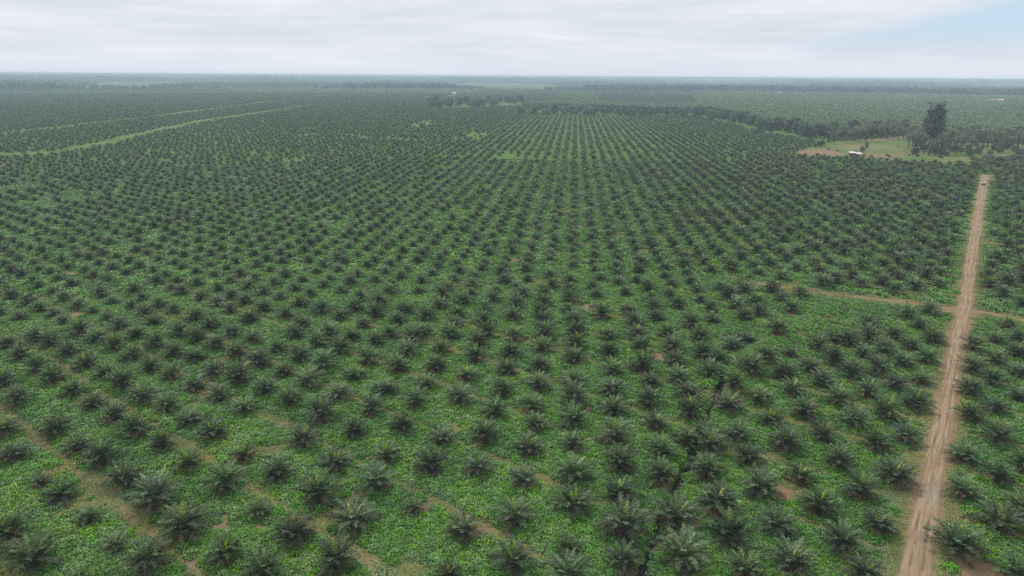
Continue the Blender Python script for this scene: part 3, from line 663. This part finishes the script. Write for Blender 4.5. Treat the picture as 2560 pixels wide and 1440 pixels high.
def farpts(n, r0, r1):
    r = np.sqrt(RNG.uniform(r0 * r0, r1 * r1, n)); a = RNG.uniform(-.78, .78, n); return r * np.sin(a), r * np.cos(a)
x1, y1 = farpts(30000, 3100, 6500); x2, y2 = farpts(26000, 6500, 14000)
xs = np.concatenate([x1, x2]); ys = np.concatenate([y1, y2])
m = vnoise(xs, ys, 520, 7) * .6 + vnoise(xs, ys, 1500, 9) * .4; k = m > .45; xs, ys, m = xs[k], ys[k], m[k]
zz = terrain(xs, ys)
o = scatter('distant_forest', xs, ys, zz, RNG.uniform(0, 6.28, len(xs)), RNG.uniform(.7, 1.25, len(xs)) * (1 + .7 * (m > .62)) * np.where(np.hypot(xs, ys) > 6500, 1.7, 1.15), RNG.integers(0, 4, len(xs)), FARTREE)
tag(o, 'dark distant forest fading into haze at the horizon', 'forest', kind='stuff')

# trees one can tell apart
def tree(px, py, h, what, kind=None, wide=1.0, name='tree', grp='trees at the far edge of the planting', place=True):
    x, y = G(px, py); z = float(terrain(x, y)); rnd = random.Random(int(px * 31 + py))
    t, c = TREES[rnd.randrange(len(TREES))]; e = empty(name, (x, y, z - .2), rnd.uniform(0, 6.28), h / 13); e.scale = (h / 13 * wide, h / 13 * wide, h / 13)
    obj('trunk', t, e); c = obj('crown', c, e)
    tag(e, where(x, y, z + h * .6, what) if place else what, 'tree' if name == 'tree' else name, grp); return e
R2 = random.Random(5)
for i in range(20): tree(1086 + i * 11.2 + R2.uniform(-4, 4), 271 - i * .45 + R2.uniform(-7, 3), R2.uniform(12, 19) if i else 26, 'forest tree in the dark patch', wide=1.2)
for i in range(60): tree(1306 + i * 7 + R2.uniform(-4, 4), 285 + i * .1 + R2.uniform(-11, 3) * (1 if i < 46 else .5), R2.uniform(8, 15), 'low tree in belt behind palm rows', wide=1.25)
for i in range(38): tree(1738 + i * 7.2 + R2.uniform(-5, 5), 293 + i * 1.15 + R2.uniform(-9, 2), R2.uniform(10, 17), 'bushy tree in slanting tree belt', wide=1.2)
tree(1903, 332, 16, 'dark rounded tree at tree belt corner', wide=1.05)
e = tree(1926, 334, 12.5, 'dull brownish tree beside dark rounded tree', wide=.75)
for ch in e.children:
    if ch.name.startswith('crown'):
        d = ch.data.copy(); d.materials.clear(); d.materials.append(M['tree_brown']); ch.data = d
for i in range(30): tree(2012 + i * 8.4 + R2.uniform(-5, 5), 348 - max(0, i - 6) * .5 + R2.uniform(-12, 3), R2.uniform(10, 17), 'tree behind the grassy clearing', wide=1.1)
for i in range(24): tree(2285 + i * 12 + R2.uniform(-6, 6), 348 + R2.uniform(-6, 8), R2.uniform(9, 15), 'tree among the tall palms', wide=1.1)
for i in range(15): tree(2432 + i % 8 * 17 + R2.uniform(-6, 6), 402 + i // 8 * 17 + R2.uniform(-5, 5), R2.uniform(3.2, 5.6), "leafy shrub at dirt track's far end", wide=1.9, name='shrub', grp="shrubs at the dirt track's far end")
tree(2155, 380, 5.2, 'small dark tree behind tin-roofed shed', wide=1.0); tree(2166, 371, 6, 'thin small tree behind tin-roofed shed', wide=.7)
for i in range(14): tree(2080 + i * 25 + R2.uniform(-14, 14), 388 + R2.uniform(-24, 12), R2.uniform(1.2, 2.4), 'small bush in the grassy clearing', wide=1.8, name='bush', grp='bushes scattered over the clearing')
for i, (a, b, q) in enumerate(((2294, 372, 14), (2362, 374, 15), (2345, 368, 19))): tree(a, b, q, 'tree crowding round the tallest tree', wide=.9)
for i in range(26): tree(2285 + i * 11 + R2.uniform(-6, 6), 380 + R2.uniform(-12, 9), R2.uniform(3, 6.5), 'low bush under tall palms', wide=1.5, name='bush', grp='bushes under the tall palms')
# the one tall emergent tree
bx, by = G(2323, 384); t, c = tree_parts(79, 41, 10.5, ncl=80, nleaf=34, leaf=.85, base=.34, slim=.8, taper=.56)
e = empty('tall_tree', (bx, by, 0)); obj('trunk', t.mesh('trunk', M['bark']), e); obj('crown', c.mesh('crown', M['tree_brown']), e)
tag(e, 'very tall dark tree towering over the palms beside the clearing', 'tree')
# bleached dead tree
mb = MB(); rnd = random.Random(3)
mb.tube([(0, 0, -.3), (.2, 0, 4), (-.1, .1, 8), (.1, 0, 11.5)], [.35, .27, .16, .05], 7)
for k in range(9):
    a = k * 2.4; z = 5 + k * .7; mb.tube([(0, 0, z), (math.cos(a) * 1.4, math.sin(a) * 1.4, z + 1.1), (math.cos(a) * 2.1, math.sin(a) * 2.1, z + 2.4)], [.1, .07, .02], 5)
x, y = G(2477, 372); e = obj('dead_tree', mb.mesh('dead_tree', plain('bleached_wood', (.52, .49, .43), .85, .2, .2, 2)), None, (x, y, 0)); tag(e, 'bleached bare dead tree standing among the tall palms', 'dead tree')
TP = [(2268, 352), (2285, 372), (2300, 378), (2308, 387), (2322, 389), (2337, 382), (2349, 389), (2354, 378), (2372, 381), (2388, 386), (2400, 375), (2424, 389), (2440, 381), (2456, 373), (2468, 368), (2492, 373), (2507, 381), (2522, 373), (2541, 379), (2555, 371),
      (2085, 359), (2106, 356), (2137, 353), (2150, 356), (2164, 353), (2179, 352), (2200, 346), (2215, 349), (2231, 347), (2245, 351), (2258, 346), (2312, 364), (2340, 362), (2362, 366), (2385, 362), (2412, 360), (2435, 362), (2482, 358), (2515, 360), (2545, 358)]
TP += [(2270 + i * 10.9 + R2.uniform(-5, 5), 366 + R2.uniform(-12, 8)) for i in range(26)]
for k, (a, b) in enumerate(TP):
    x, y = G(a, b); rnd = random.Random(k + 50); v = TALLS[rnd.randrange(5)]; z = float(terrain(x, y)); e = empty('tall_palm', (x, y, z), rnd.uniform(0, 6.28), rnd.uniform(1.1, 1.5))
    for nm, me_ in zip(('crown', 'dry_fronds', 'trunk'), v): obj(nm, me_, e)
    tag(e, where(x, y, z + 8, 'tall mature palm ' + ('right of the clearing' if a > 2264 else 'behind the clearing')), 'palm', 'tall mature palms round the clearing')
x, y = G(1999 + 55, 366); v = PALMS[3]; e = empty('oil_palm', (x, y, 0), 1, 1.5)
for nm, me_ in zip(('crown', 'young_leaves', 'dry_fronds', 'trunk'), v): obj(nm, me_, e)
tag(e, 'lone spreading palm at the upper edge of the bare red soil', 'palm')

# ------------------------------------------------------------------ shed and far houses
M['tin'] = plain('pale_tin_roof', (.66, .69, .68), .5, .4, .14, .8, 0.1); M['rust'] = plain('rusty_tin', (.26, .13, .085), .7, .3, .35, 1.2)
M['wood'] = plain('weathered_wood', (.15, .115, .085), .85, .2, .3, 3); M['wallp'] = plain('pale_wall', (.42, .41, .38), .9, .2, .15, 1); M['darkgap'] = plain('dark_opening', (.02, .02, .022), .6, .3, .1, 1)
M['rustroof'] = plain('rust_red_roof', (.40, .19, .13), .7, .3, .2, .5)
def roofsheet(x0, x1, y0, y1, z0, z1, mtl, parent, nm='roof'):
    """corrugated sheet sloping from y0 (height z0) to y1 (height z1)"""
    mb = MB(); n = int((x1 - x0) / .12); r = []
    for i in range(n + 1):
        x = x0 + (x1 - x0) * i / n; c = .03 * math.cos(i * math.pi)
        r.append(((x, y0, z0 + c), (x, y1, z1 + c), (x, y1, z1 + c - .04), (x, y0, z0 + c - .04)))
    for a, b2 in zip(r[:-1], r[1:]):
        for u, w in ((0, 1), (1, 2), (2, 3), (3, 0)): mb.face([a[u], b2[u], b2[w], a[w]])
    return obj(nm, mb.mesh(nm, mtl), parent)
sx, sy = G(2138, 391); sh = empty('shed', (sx, sy, float(terrain(sx, sy))), math.radians(-14)); sh.scale = (1.05, 1.05, 1.05)
tag(sh, 'open wooden shed with two pale tin roofs on bare soil in the clearing', 'shed')
mb = MB(); mb.box((-2.4, 1.2, 1.05), (4.4, .12, 2.3)); mb.box((-4.6, 0, 1.0), (.12, 2.4, 2.2)); mb.box((1.6, 1.25, .9), (3.6, .1, 2.0)); mb.box((-2.4, -1.3, .45), (4.4, .1, 1.1)); obj('wall', mb.mesh('wall', M['wood']), sh)
for px_, py_, hh in ((-4.6, -1.5, 2.5), (-.2, -1.5, 2.5), (3.5, -1.5, 2.0), (3.5, 1.4, 2.6), (-4.6, 1.5, 3.1), (-.2, 1.5, 3.1), (1.6, -1.5, 2.0)):
    mb = MB(); mb.box((px_, py_, hh / 2 - .1), (.16, .16, hh + .2)); obj('post', mb.mesh('post', M['wood']), sh)
roofsheet(-5.1, -.1, -2.0, 2.0, 2.55, 3.35, M['tin'], sh); roofsheet(-.3, 4.2, -2.1, 1.9, 1.95, 2.75, M['tin'], sh)
mb = MB(); mb.box((-5.12, 0, 2.55), (.06, 3.2, .6)); mb.box((-2.6, -1.98, 2.1), (4.9, .06, .5)); obj('eave_board', mb.mesh('eave_board', M['rust']), sh)
def house(px_, py_, w, label, roofm):
    x, y = G(px_, py_); e = empty('house', (x, y, float(terrain(x, y)) + 1.6), R2.uniform(-.25, .25)); d = min(14, w * .6); hw = 4.2; rh = 2.6
    tag(e, label, 'house')
    mb = MB(); mb.box((0, 0, hw / 2 - 1), (w, d, hw + 2)); obj('wall', mb.mesh('wall', M['wallp']), e)
    mb = MB()
    for sg in (-1, 1):
        a = [(-w / 2 - .6, sg * (d / 2 + .7), hw - .3), (w / 2 + .6, sg * (d / 2 + .7), hw - .3), (w / 2 + .6, 0, hw + rh), (-w / 2 - .6, 0, hw + rh)]; mb.face(a if sg < 0 else a[::-1])
        b2 = [(p[0], p[1], p[2] - .15) for p in a]; mb.face(b2[::-1] if sg < 0 else b2)
    for sg in (-1, 1): mb.face([(sg * w / 2, -d / 2, hw), (sg * w / 2, d / 2, hw), (sg * w / 2, 0, hw + rh - .1)])
    obj('roof', mb.mesh('roof', roofm), e)
    n = max(2, int(w / 4))
    for i in range(n):
        X = -w / 2 + w * (i + .5) / n; nm = 'door' if i == n // 2 else 'window'; mb = MB(); mb.box((X, -d / 2 - .04, 1.2 if nm == 'door' else 2.0), (1.1 if nm == 'door' else 1.5, .12, 2.4 if nm == 'door' else 1.3)); obj(nm, mb.mesh(nm, M['darkgap']), e)
    return e
HL = ['small white-roofed house just left of the long white one far off', 'long white-roofed house among the far trees', 'small white-roofed house standing apart, right of the long white one', 'pale-roofed house beside a white tower near the horizon', 'long rust-roofed building far off near the right edge', 'white-roofed house adjoining the long rust-roofed building', 'pale-roofed house behind the dark forest patch left of centre']
for (a, b, w, _), lb in zip(HOUSES, HL): house(a, b, w, lb, M['rustroof'] if 'rust-roofed building far' in lb else M['tin'])
x, y = G(1719, 211); e = empty('tower', (x, y, 0)); tag(e, 'slim white tower beside a far house near the horizon', 'tower')
mb = MB(); mb.tube([(0, 0, -1), (0, 0, 20)], [4.2, 3.6], 12); obj('shaft', mb.mesh('shaft', M['tin']), e); mb = MB(); mb.tube([(0, 0, 20), (0, 0, 22), (0, 0, 27)], [4.6, 4.2, .5], 12); obj('roof', mb.mesh('roof', M['tin']), e)
x, y = G(2381, 409); mb = MB(); mb.tube([(0, 0, -.4), (.3, 0, 4.5), (.85, 0, 9.2)], [.12, .10, .06], 7); e = obj('pole', mb.mesh('pole', plain('bamboo', (.42, .38, .22), .6, .3, .2, 2)), None, (x, y, 0)); tag(e, 'thin pale leaning pole at the lower edge of the clearing', 'pole')

# ------------------------------------------------------------------ motorbikes, rider, car, heaps
M['rubber'] = plain('tyre_rubber', (.022, .022, .024), .8, .3, .15, 20); M['steel'] = plain('bare_steel', (.45, .45, .46), .35, .6, .1, 10, .8); M['black'] = plain('black_paint', (.025, .025, .028), .35, .5, .2, 12)
M['red'] = plain('dull_red_paint', (.22, .045, .05), .4, .5, .2, 10); M['white'] = plain('white_cloth', (.78, .78, .74), .8, .2, .06, 9); M['whitep'] = plain('white_paint', (.80, .80, .78), .35, .5, .05, 5); M['skin'] = plain('skin', (.30, .17, .11), .55, .4, .08, 15); M['trouser'] = plain('dark_trousers', (.035, .037, .05), .85, .2, .2, 15); M['glass'] = plain('dark_glass', (.02, .025, .03), .1, .6, .1, 2)
def motorbike(loc, rz, body, label):
    e = empty('motorbike', loc, rz); tag(e, label, 'motorbike', 'motorbikes among the palms')
    for X in (-.62, .62):
        mb = MB(); ring = [(X + .27 * math.cos(a), 0, .3 + .27 * math.sin(a)) for a in np.linspace(0, 2 * math.pi, 21)]; mb.tube(ring, [.05] * 21, 8, cap=False); w = obj('wheel', mb.mesh('wheel', M['rubber'], True), e)
        mb = MB(); mb.tube([(X, -.07, .3), (X, .07, .3)], [.06, .06], 10)
        for k in range(8): a = k * math.pi / 4; mb.tube([(X, 0, .3), (X + .24 * math.cos(a), 0, .3 + .24 * math.sin(a))], [.012, .012], 4)
        obj('hub', mb.mesh('hub', M['steel']), w)
    mb = MB(); mb.tube([(-.62, .09, .3), (-.1, .1, .38), (.1, .05, .5), (.42, 0, .82)], [.03, .04, .045, .035], 7); mb.tube([(-.62, -.09, .3), (-.1, -.1, .38), (.1, -.05, .5)], [.03, .04, .045], 7); obj('frame', mb.mesh('frame', M['black'], True), e)
    mb = MB(); mb.tube([(-.15, 0, .36), (.02, 0, .34), (.2, 0, .38)], [.12, .15, .11], 10); mb.tube([(.1, -.13, .28), (-.35, -.15, .26), (-.85, -.15, .34)], [.025, .045, .05], 8); obj('engine', mb.mesh('engine', M['steel'], True), e)
    mb = MB(); mb.tube([(.62, .07, .3), (.44, .07, .86)], [.03, .035], 7); mb.tube([(.62, -.07, .3), (.44, -.07, .86)], [.03, .035], 7); obj('fork', mb.mesh('fork', M['steel'], True), e)
    mb = MB(); mb.tube([(.28, .36, .98), (.38, .2, 1.0), (.42, 0, .95), (.38, -.2, 1.0), (.28, -.36, .98)], [.02, .018, .03, .018, .02], 7); obj('handlebar', mb.mesh('handlebar', M['black'], True), e)
    mb = MB(); mb.tube([(.06, 0, .62), (.2, 0, .70), (.36, 0, .74), (.44, 0, .66)], [.08, .14, .13, .06], 10); mb.tube([(-.35, 0, .6), (-.6, 0, .66), (-.82, 0, .72)], [.09, .11, .05], 8); mb.tube([(.44, 0, .6), (.62, 0, .6), (.78, 0, .52)], [.05, .06, .03], 7); obj('body_panel', mb.mesh('body_panel', body, True), e)
    mb = MB(); mb.tube([(.1, 0, .74), (-.2, 0, .76), (-.55, 0, .8), (-.74, 0, .82)], [.06, .11, .12, .06], 9); obj('seat', mb.mesh('seat', M['black'], True), e)
    mb = MB(); mb.tube([(.46, 0, .86), (.56, 0, .85)], [.09, .08], 10); obj('headlight', mb.mesh('headlight', M['glass'], True), e)
    return e
bz = float(terrain(*BIKE)) + .02
motorbike((BIKE[0], BIKE[1], bz), math.radians(6), M['red'], 'dark red motorbike ridden by a person in white between palm rows')
b2 = G(1500, 788); motorbike((b2[0], b2[1], float(terrain(*b2)) + .02), math.radians(-35), M['whitep'], 'parked dark motorbike with white panel beside a palm, below the rider')
def skinned(name, pts, edges, rad, mtl, parent):
    me = bpy.data.meshes.new(name); me.from_pydata(pts, edges, []); o = bpy.data.objects.new(name, me); COL.objects.link(o)
    o.modifiers.new('s', 'SKIN'); sv = me.skin_vertices[0].data
    for i, r in enumerate(rad): sv[i].radius = (r, r); sv[i].use_root = (i == 0)
    ss = o.modifiers.new('u', 'SUBSURF'); ss.levels = ss.render_levels = 1
    dg = bpy.context.evaluated_depsgraph_get(); nm = bpy.data.meshes.new_from_object(o.evaluated_get(dg)); nm.name = name
    bpy.data.objects.remove(o); nm.materials.clear(); nm.materials.append(mtl); nm.polygons.foreach_set('use_smooth', np.ones(len(nm.polygons), bool))
    return nm
# seated rider: pelvis, spine, neck, head, arms reaching the bars, legs astride with feet on the pegs
pts = [(-.22, 0, .90), (-.18, 0, 1.10), (-.12, 0, 1.32), (-.09, 0, 1.45), (-.06, 0, 1.56), (-.03, 0, 1.68)]
rad = [.15, .14, .155, .06, .085, .075]; ed = [(0, 1), (1, 2), (2, 3), (3, 4), (4, 5)]
for s in (-1, 1):
    b = len(pts); pts += [(-.10, .19 * s, 1.38), (.06, .27 * s, 1.16), (.26, .33 * s, 1.02), (.31, .34 * s, 1.0)]; rad += [.065, .05, .04, .035]; ed += [(2, b), (b, b + 1), (b + 1, b + 2), (b + 2, b + 3)]
    b = len(pts); pts += [(-.18, .11 * s, .86), (.20, .20 * s, .74), (.08, .21 * s, .36), (.2, .22 * s, .31)]; rad += [.10, .07, .05, .04]; ed += [(0, b), (b, b + 1), (b + 1, b + 2), (b + 2, b + 3)]
rider = obj('person', skinned('person', pts, ed, rad, M['skin'], None), None, (BIKE[0], BIKE[1], bz), math.radians(6)); tag(rider, 'person in white shirt and white hat riding a motorbike between palm rows', 'person')
tp = [(-.22, 0, .94), (-.18, 0, 1.10), (-.12, 0, 1.32), (-.10, 0, 1.42)]; te = [(0, 1), (1, 2), (2, 3)]; trd = [.165, .155, .17, .075]
for s in (-1, 1): b = len(tp); tp += [(-.10, .19 * s, 1.38), (.02, .245 * s, 1.22), (.10, .28 * s, 1.13)]; trd += [.082, .068, .055]; te += [(2, b), (b, b + 1), (b + 1, b + 2)]
obj('shirt', skinned('shirt', tp, te, trd, M['white'], None), rider)
tp = [(-.22, 0, .90)]; te = []; trd = [.165]
for s in (-1, 1): b = len(tp); tp += [(-.17, .115 * s, .87), (.20, .20 * s, .75), (.10, .21 * s, .44)]; trd += [.115, .085, .062]; te += [(0, b), (b, b + 1), (b + 1, b + 2)]
obj('trousers', skinned('trousers', tp, te, trd, M['trouser'], None), rider)
mb = MB(); mb.tube([(-.04, 0, 1.66), (-.04, 0, 1.675), (-.035, 0, 1.70), (-.03, 0, 1.79), (-.03, 0, 1.82)], [.20, .20, .115, .10, .04], 16); obj('hat', mb.mesh('hat', M['white'], True), rider)
mb = MB(); mb.tube([(.035, 0, 1.60), (.062, 0, 1.575)], [.012, .018], 6); mb.tube([(.03, -.03, 1.615), (.036, -.03, 1.615)], [.012, .01], 6); mb.tube([(.03, .03, 1.615), (.036, .03, 1.615)], [.012, .01], 6); mb.box((.035, 0, 1.535), (.012, .05, .012)); obj('face', mb.mesh('face', M['skin']), rider)
for s in (-1, 1):
    mb = MB(); hx, hy, hz = .31, .345 * s, 1.0
    for f in range(4): yy = hy - .03 * s + f * .02 * s; mb.tube([(hx - .02, yy, hz + .015), (hx + .03, yy, hz + .012), (hx + .035, yy, hz - .025), (hx + .0, yy, hz - .035)], [.010, .010, .009, .007], 5)
    mb.tube([(hx - .02, hy - .04 * s, hz + .01), (hx, hy - .055 * s, hz - .02), (hx + .02, hy - .05 * s, hz - .035)], [.011, .010, .007], 5); obj('hand', mb.mesh('hand', M['skin'], True), rider)
# small car on the track
cx_, cy_ = G(2459, 463); e = empty('car', (cx_, cy_, .06), math.radians(90 - 34) + math.pi); tag(e, 'small dark car with a white roof near the far end of the dirt track', 'car')
def shell(prof, w, inset=0.0):
    mb = MB(); n = len(prof); L_ = [(x, -w / 2, z) for x, z in prof]; R_ = [(x, w / 2, z) for x, z in prof]
    for i in range(n): j = (i + 1) % n; mb.face([L_[i], L_[j], R_[j], R_[i]])
    mb.face(L_[::-1]); mb.face(R_); return mb
obj('body', shell([(-2.0, .35), (-2.02, .85), (-1.85, .98), (.9, 1.0), (1.75, .86), (2.02, .7), (2.02, .35)], 1.66).mesh('body', plain('dark_green_paint', (.025, .04, .035), .3, .5, .1, 2)), e)
obj('cabin', shell([(-1.75, 1.002), (-1.5, 1.46), (.15, 1.48), (.85, 1.002)], 1.44).mesh('cabin', M['glass']), e)
obj('roof', shell([(-1.55, 1.462), (-1.45, 1.54), (.05, 1.55), (.22, 1.482)], 1.5).mesh('roof', M['whitep']), e)
for X in (-1.25, 1.25):
    for s in (-1, 1): mb = MB(); mb.tube([(X, s * .70, .31), (X, s * .86, .31)], [.31, .31], 16); w = obj('wheel', mb.mesh('wheel', M['rubber'], False), e); mb = MB(); mb.tube([(X, s * .861, .31), (X, s * .872, .31)], [.17, .16], 12); obj('rim', mb.mesh('rim', M['steel']), w)
for s in (-1, 1): mb = MB(); mb.box((2.03, s * .58, .68), (.05, .26, .14)); obj('headlight', mb.mesh('headlight', M['steel']), e)
# bent pale board on the track, pale heap of cut fronds, fallen branch
x, y = G(2445, 533); mb = MB(); mb.box((0, 0, .05), (1.5, .22, .06), .1); mb.box((-.1, .0, .42), (.2, .9, .05), .5); mb.tube([(-.7, -.2, .02), (-.1, 0, .7), (.6, .3, .95)], [.1, .1, .08], 6)
tag(obj('plank_heap', mb.mesh('plank_heap', M['white']), None, (x, y, .1)), 'small pale heap of broken planks lying on the dirt track', 'plank heap')
x, y = G(2040, 727); mb = MB(); rnd = random.Random(9)
for k in range(90):
    a = rnd.uniform(0, 6.28); r = rnd.uniform(.1, 1.3); z = max(.03, .95 - r * .75) * rnd.random(); b = rnd.uniform(-.5, .5) + a + 1.57
    p0 = Vector((math.cos(a) * r, math.sin(a) * r, z)); d = Vector((math.cos(b), math.sin(b), rnd.uniform(-.2, .35))) * rnd.uniform(.3, .8); mb.tube([p0 - d, p0, p0 + d], [.02, .045, .02], 4)
tag(obj('brush_heap', mb.mesh('brush_heap', plain('dry_pale_wood', (.36, .36, .27), .9, .1, .25, 3)), None, (x, y, float(terrain(x, y)) + .05)), 'pale heap of cut brush beside the side path', 'brush heap')
x, y = G(2346, 932); mb = MB(); mb.tube([(-2.3, .9, .25), (-.9, .5, .3), (.6, 0, .18), (1.9, -.5, .12)], [.03, .06, .07, .03], 6); mb.tube([(-.9, .5, .3), (-1.5, 1.2, .5)], [.04, .02], 5)
tag(obj('fallen_branch', mb.mesh('fallen_branch', M['bark']), None, (x, y, float(terrain(x, y)))), "dark fallen branch beside the dirt track's left edge", 'branch')
x, y = G(1838, 922); mb = MB(); rnd = random.Random(4)
for k in range(7): frond(mb, k * .9, math.radians(rnd.uniform(5, 60)), 2.2, 1.0, 10, .08, .45, .5, rnd, .5)
tag(obj('dead_fronds', mb.mesh('dead_fronds', plain('bleached_fronds', (.36, .37, .27), .8, .2, .2, 2)), None, (x, y, float(terrain(x, y)))), 'pale withered fronds beside the narrow ditch', 'palm fronds')

# ------------------------------------------------------------------ air, sky and light
hz = bpy.data.meshes.new('haze'); X = 64000; zb, zt = -6.0, 66.0
v = [(x, y, z) for z in (zb, zt) for x, y in ((-X, -X), (X, -X), (X, X), (-X, X))]
hz.from_pydata(v, [], [(3, 2, 1, 0), (4, 5, 6, 7), (0, 1, 5, 4), (1, 2, 6, 5), (2, 3, 7, 6), (3, 0, 4, 7)])
mt = bpy.data.materials.new('haze_air'); mt.use_nodes = True; nt = mt.node_tree; nt.nodes.clear()
out = N(nt, 'ShaderNodeOutputMaterial'); pv = N(nt, 'ShaderNodeVolumePrincipled'); pv.inputs['Color'].default_value = (*HAZE_COL, 1); pv.inputs['Density'].default_value = HAZE_D; pv.inputs['Anisotropy'].default_value = 0.0
nt.links.new(pv.outputs[0], out.inputs['Volume']); hz.materials.append(mt); ho = obj('haze', hz); tag(ho, 'pale blue haze lying over the plantation', 'haze', kind='stuff')
SUN_EL, SUN_AZ = math.radians(58), math.radians(-35)      # azimuth from +Y, clockwise
sun = bpy.data.lights.new('sun', 'SUN'); sun.energy = SUN_E; sun.angle = math.radians(14); sun.color = (1, .965, .91)
so = bpy.data.objects.new('sun', sun); COL.objects.link(so)
sd = Vector((math.sin(SUN_AZ) * math.cos(SUN_EL), math.cos(SUN_AZ) * math.cos(SUN_EL), math.sin(SUN_EL))); so.rotation_euler = sd.to_track_quat('Z', 'Y').to_euler()
wd = bpy.data.worlds.new('World'); SC.world = wd; wd.use_nodes = True; nt = wd.node_tree; bg = nt.nodes['Background']
sky = N(nt, 'ShaderNodeTexSky', sky_type='NISHITA', sun_disc=False); sky.sun_elevation = SUN_EL; sky.sun_rotation = SUN_AZ; sky.altitude = 60; sky.dust_density = 2.0
gen = N(nt, 'ShaderNodeTexCoord').outputs['Generated']; sp = N(nt, 'ShaderNodeSeparateXYZ'); nt.links.new(gen, sp.inputs[0])
A = math_(nt, 'ARCTAN2', sp.outputs[0], sp.outputs[1]); E = math_(nt, 'ARCSINE', sp.outputs[2])
cv = N(nt, 'ShaderNodeCombineXYZ'); nt.links.new(math_(nt, 'MULTIPLY', A, 3.2), cv.inputs[0]); nt.links.new(math_(nt, 'MULTIPLY', E, 26), cv.inputs[1])
wv = N(nt, 'ShaderNodeCombineXYZ'); nt.links.new(math_(nt, 'MULTIPLY', A, 9), wv.inputs[0]); nt.links.new(math_(nt, 'MULTIPLY', E, 110), wv.inputs[1])
nA = noise(nt, 1.0, 6, cv.outputs[0], .55); nB = noise(nt, 1.0, 6, wv.outputs[0], .5)
nn = math_(nt, 'ADD', math_(nt, 'MULTIPLY', nA, .76), math_(nt, 'MULTIPLY', nB, .24))
cloud = ramp(nt, nn, [(.30, (5.2, 5.7, 6.35)), (.45, (5.9, 6.3, 6.9)), (.57, (6.55, 6.85, 7.4)), (.68, (7.7, 7.8, 8.1))])
# the break in the cloud to the right: azimuth and height above the horizon, with a wavy upper edge
PX = math_(nt, 'ADD', math_(nt, 'MULTIPLY', A, 1714.0), 1280.0); PY = math_(nt, 'MULTIPLY', E, 1714.0)
edge = math_(nt, 'ADD', math_(nt, 'MULTIPLY', math_(nt, 'SUBTRACT', PX, 1850.0), .21), math_(nt, 'ADD', 66.0, math_(nt, 'MULTIPLY', math_(nt, 'SUBTRACT', nB, .5), 70.0)))
def mapr(s, a, b):
    r = N(nt, 'ShaderNodeMapRange', interpolation_type='SMOOTHSTEP', ins={1: a, 2: b, 3: 0.0, 4: 1.0}); nt.links.new(s, r.inputs[0]); return r.outputs[0]
gap = math_(nt, 'MULTIPLY', mapr(math_(nt, 'SUBTRACT', edge, PY), -8, 36), math_(nt, 'MULTIPLY', mapr(PX, 1680, 2180), mapr(PY, 25, 105)))
blue = mixc(nt, .25, (4.5, 6.25, 7.8), sky.outputs[0])
c = mixc(nt, math_(nt, 'MULTIPLY', gap, .85), cloud, blue)
low = mapr(PY, 70, 0); c = mixc(nt, math_(nt, 'MULTIPLY', low, .75), c, (6.1, 6.6, 7.3))
dark = mapr(PY, 150, 40); c = mixc(nt, math_(nt, 'MULTIPLY', dark, .0), c, (6, 6.5, 7))
nt.links.new(c, bg.inputs['Color']); bg.inputs['Strength'].default_value = SKY_S
SC.view_settings.view_transform = 'Standard'; SC.view_settings.look = 'None'; SC.view_settings.exposure = EXPO; SC.view_settings.gamma = 1
SC.render.engine = 'CYCLES'; cy = SC.cycles
cy.max_bounces = 5; cy.diffuse_bounces = 3; cy.glossy_bounces = 1; cy.transmission_bounces = 1; cy.volume_bounces = 1; cy.transparent_max_bounces = 4
cy.use_denoising = DENOISE; cy.filter_width = 1.5
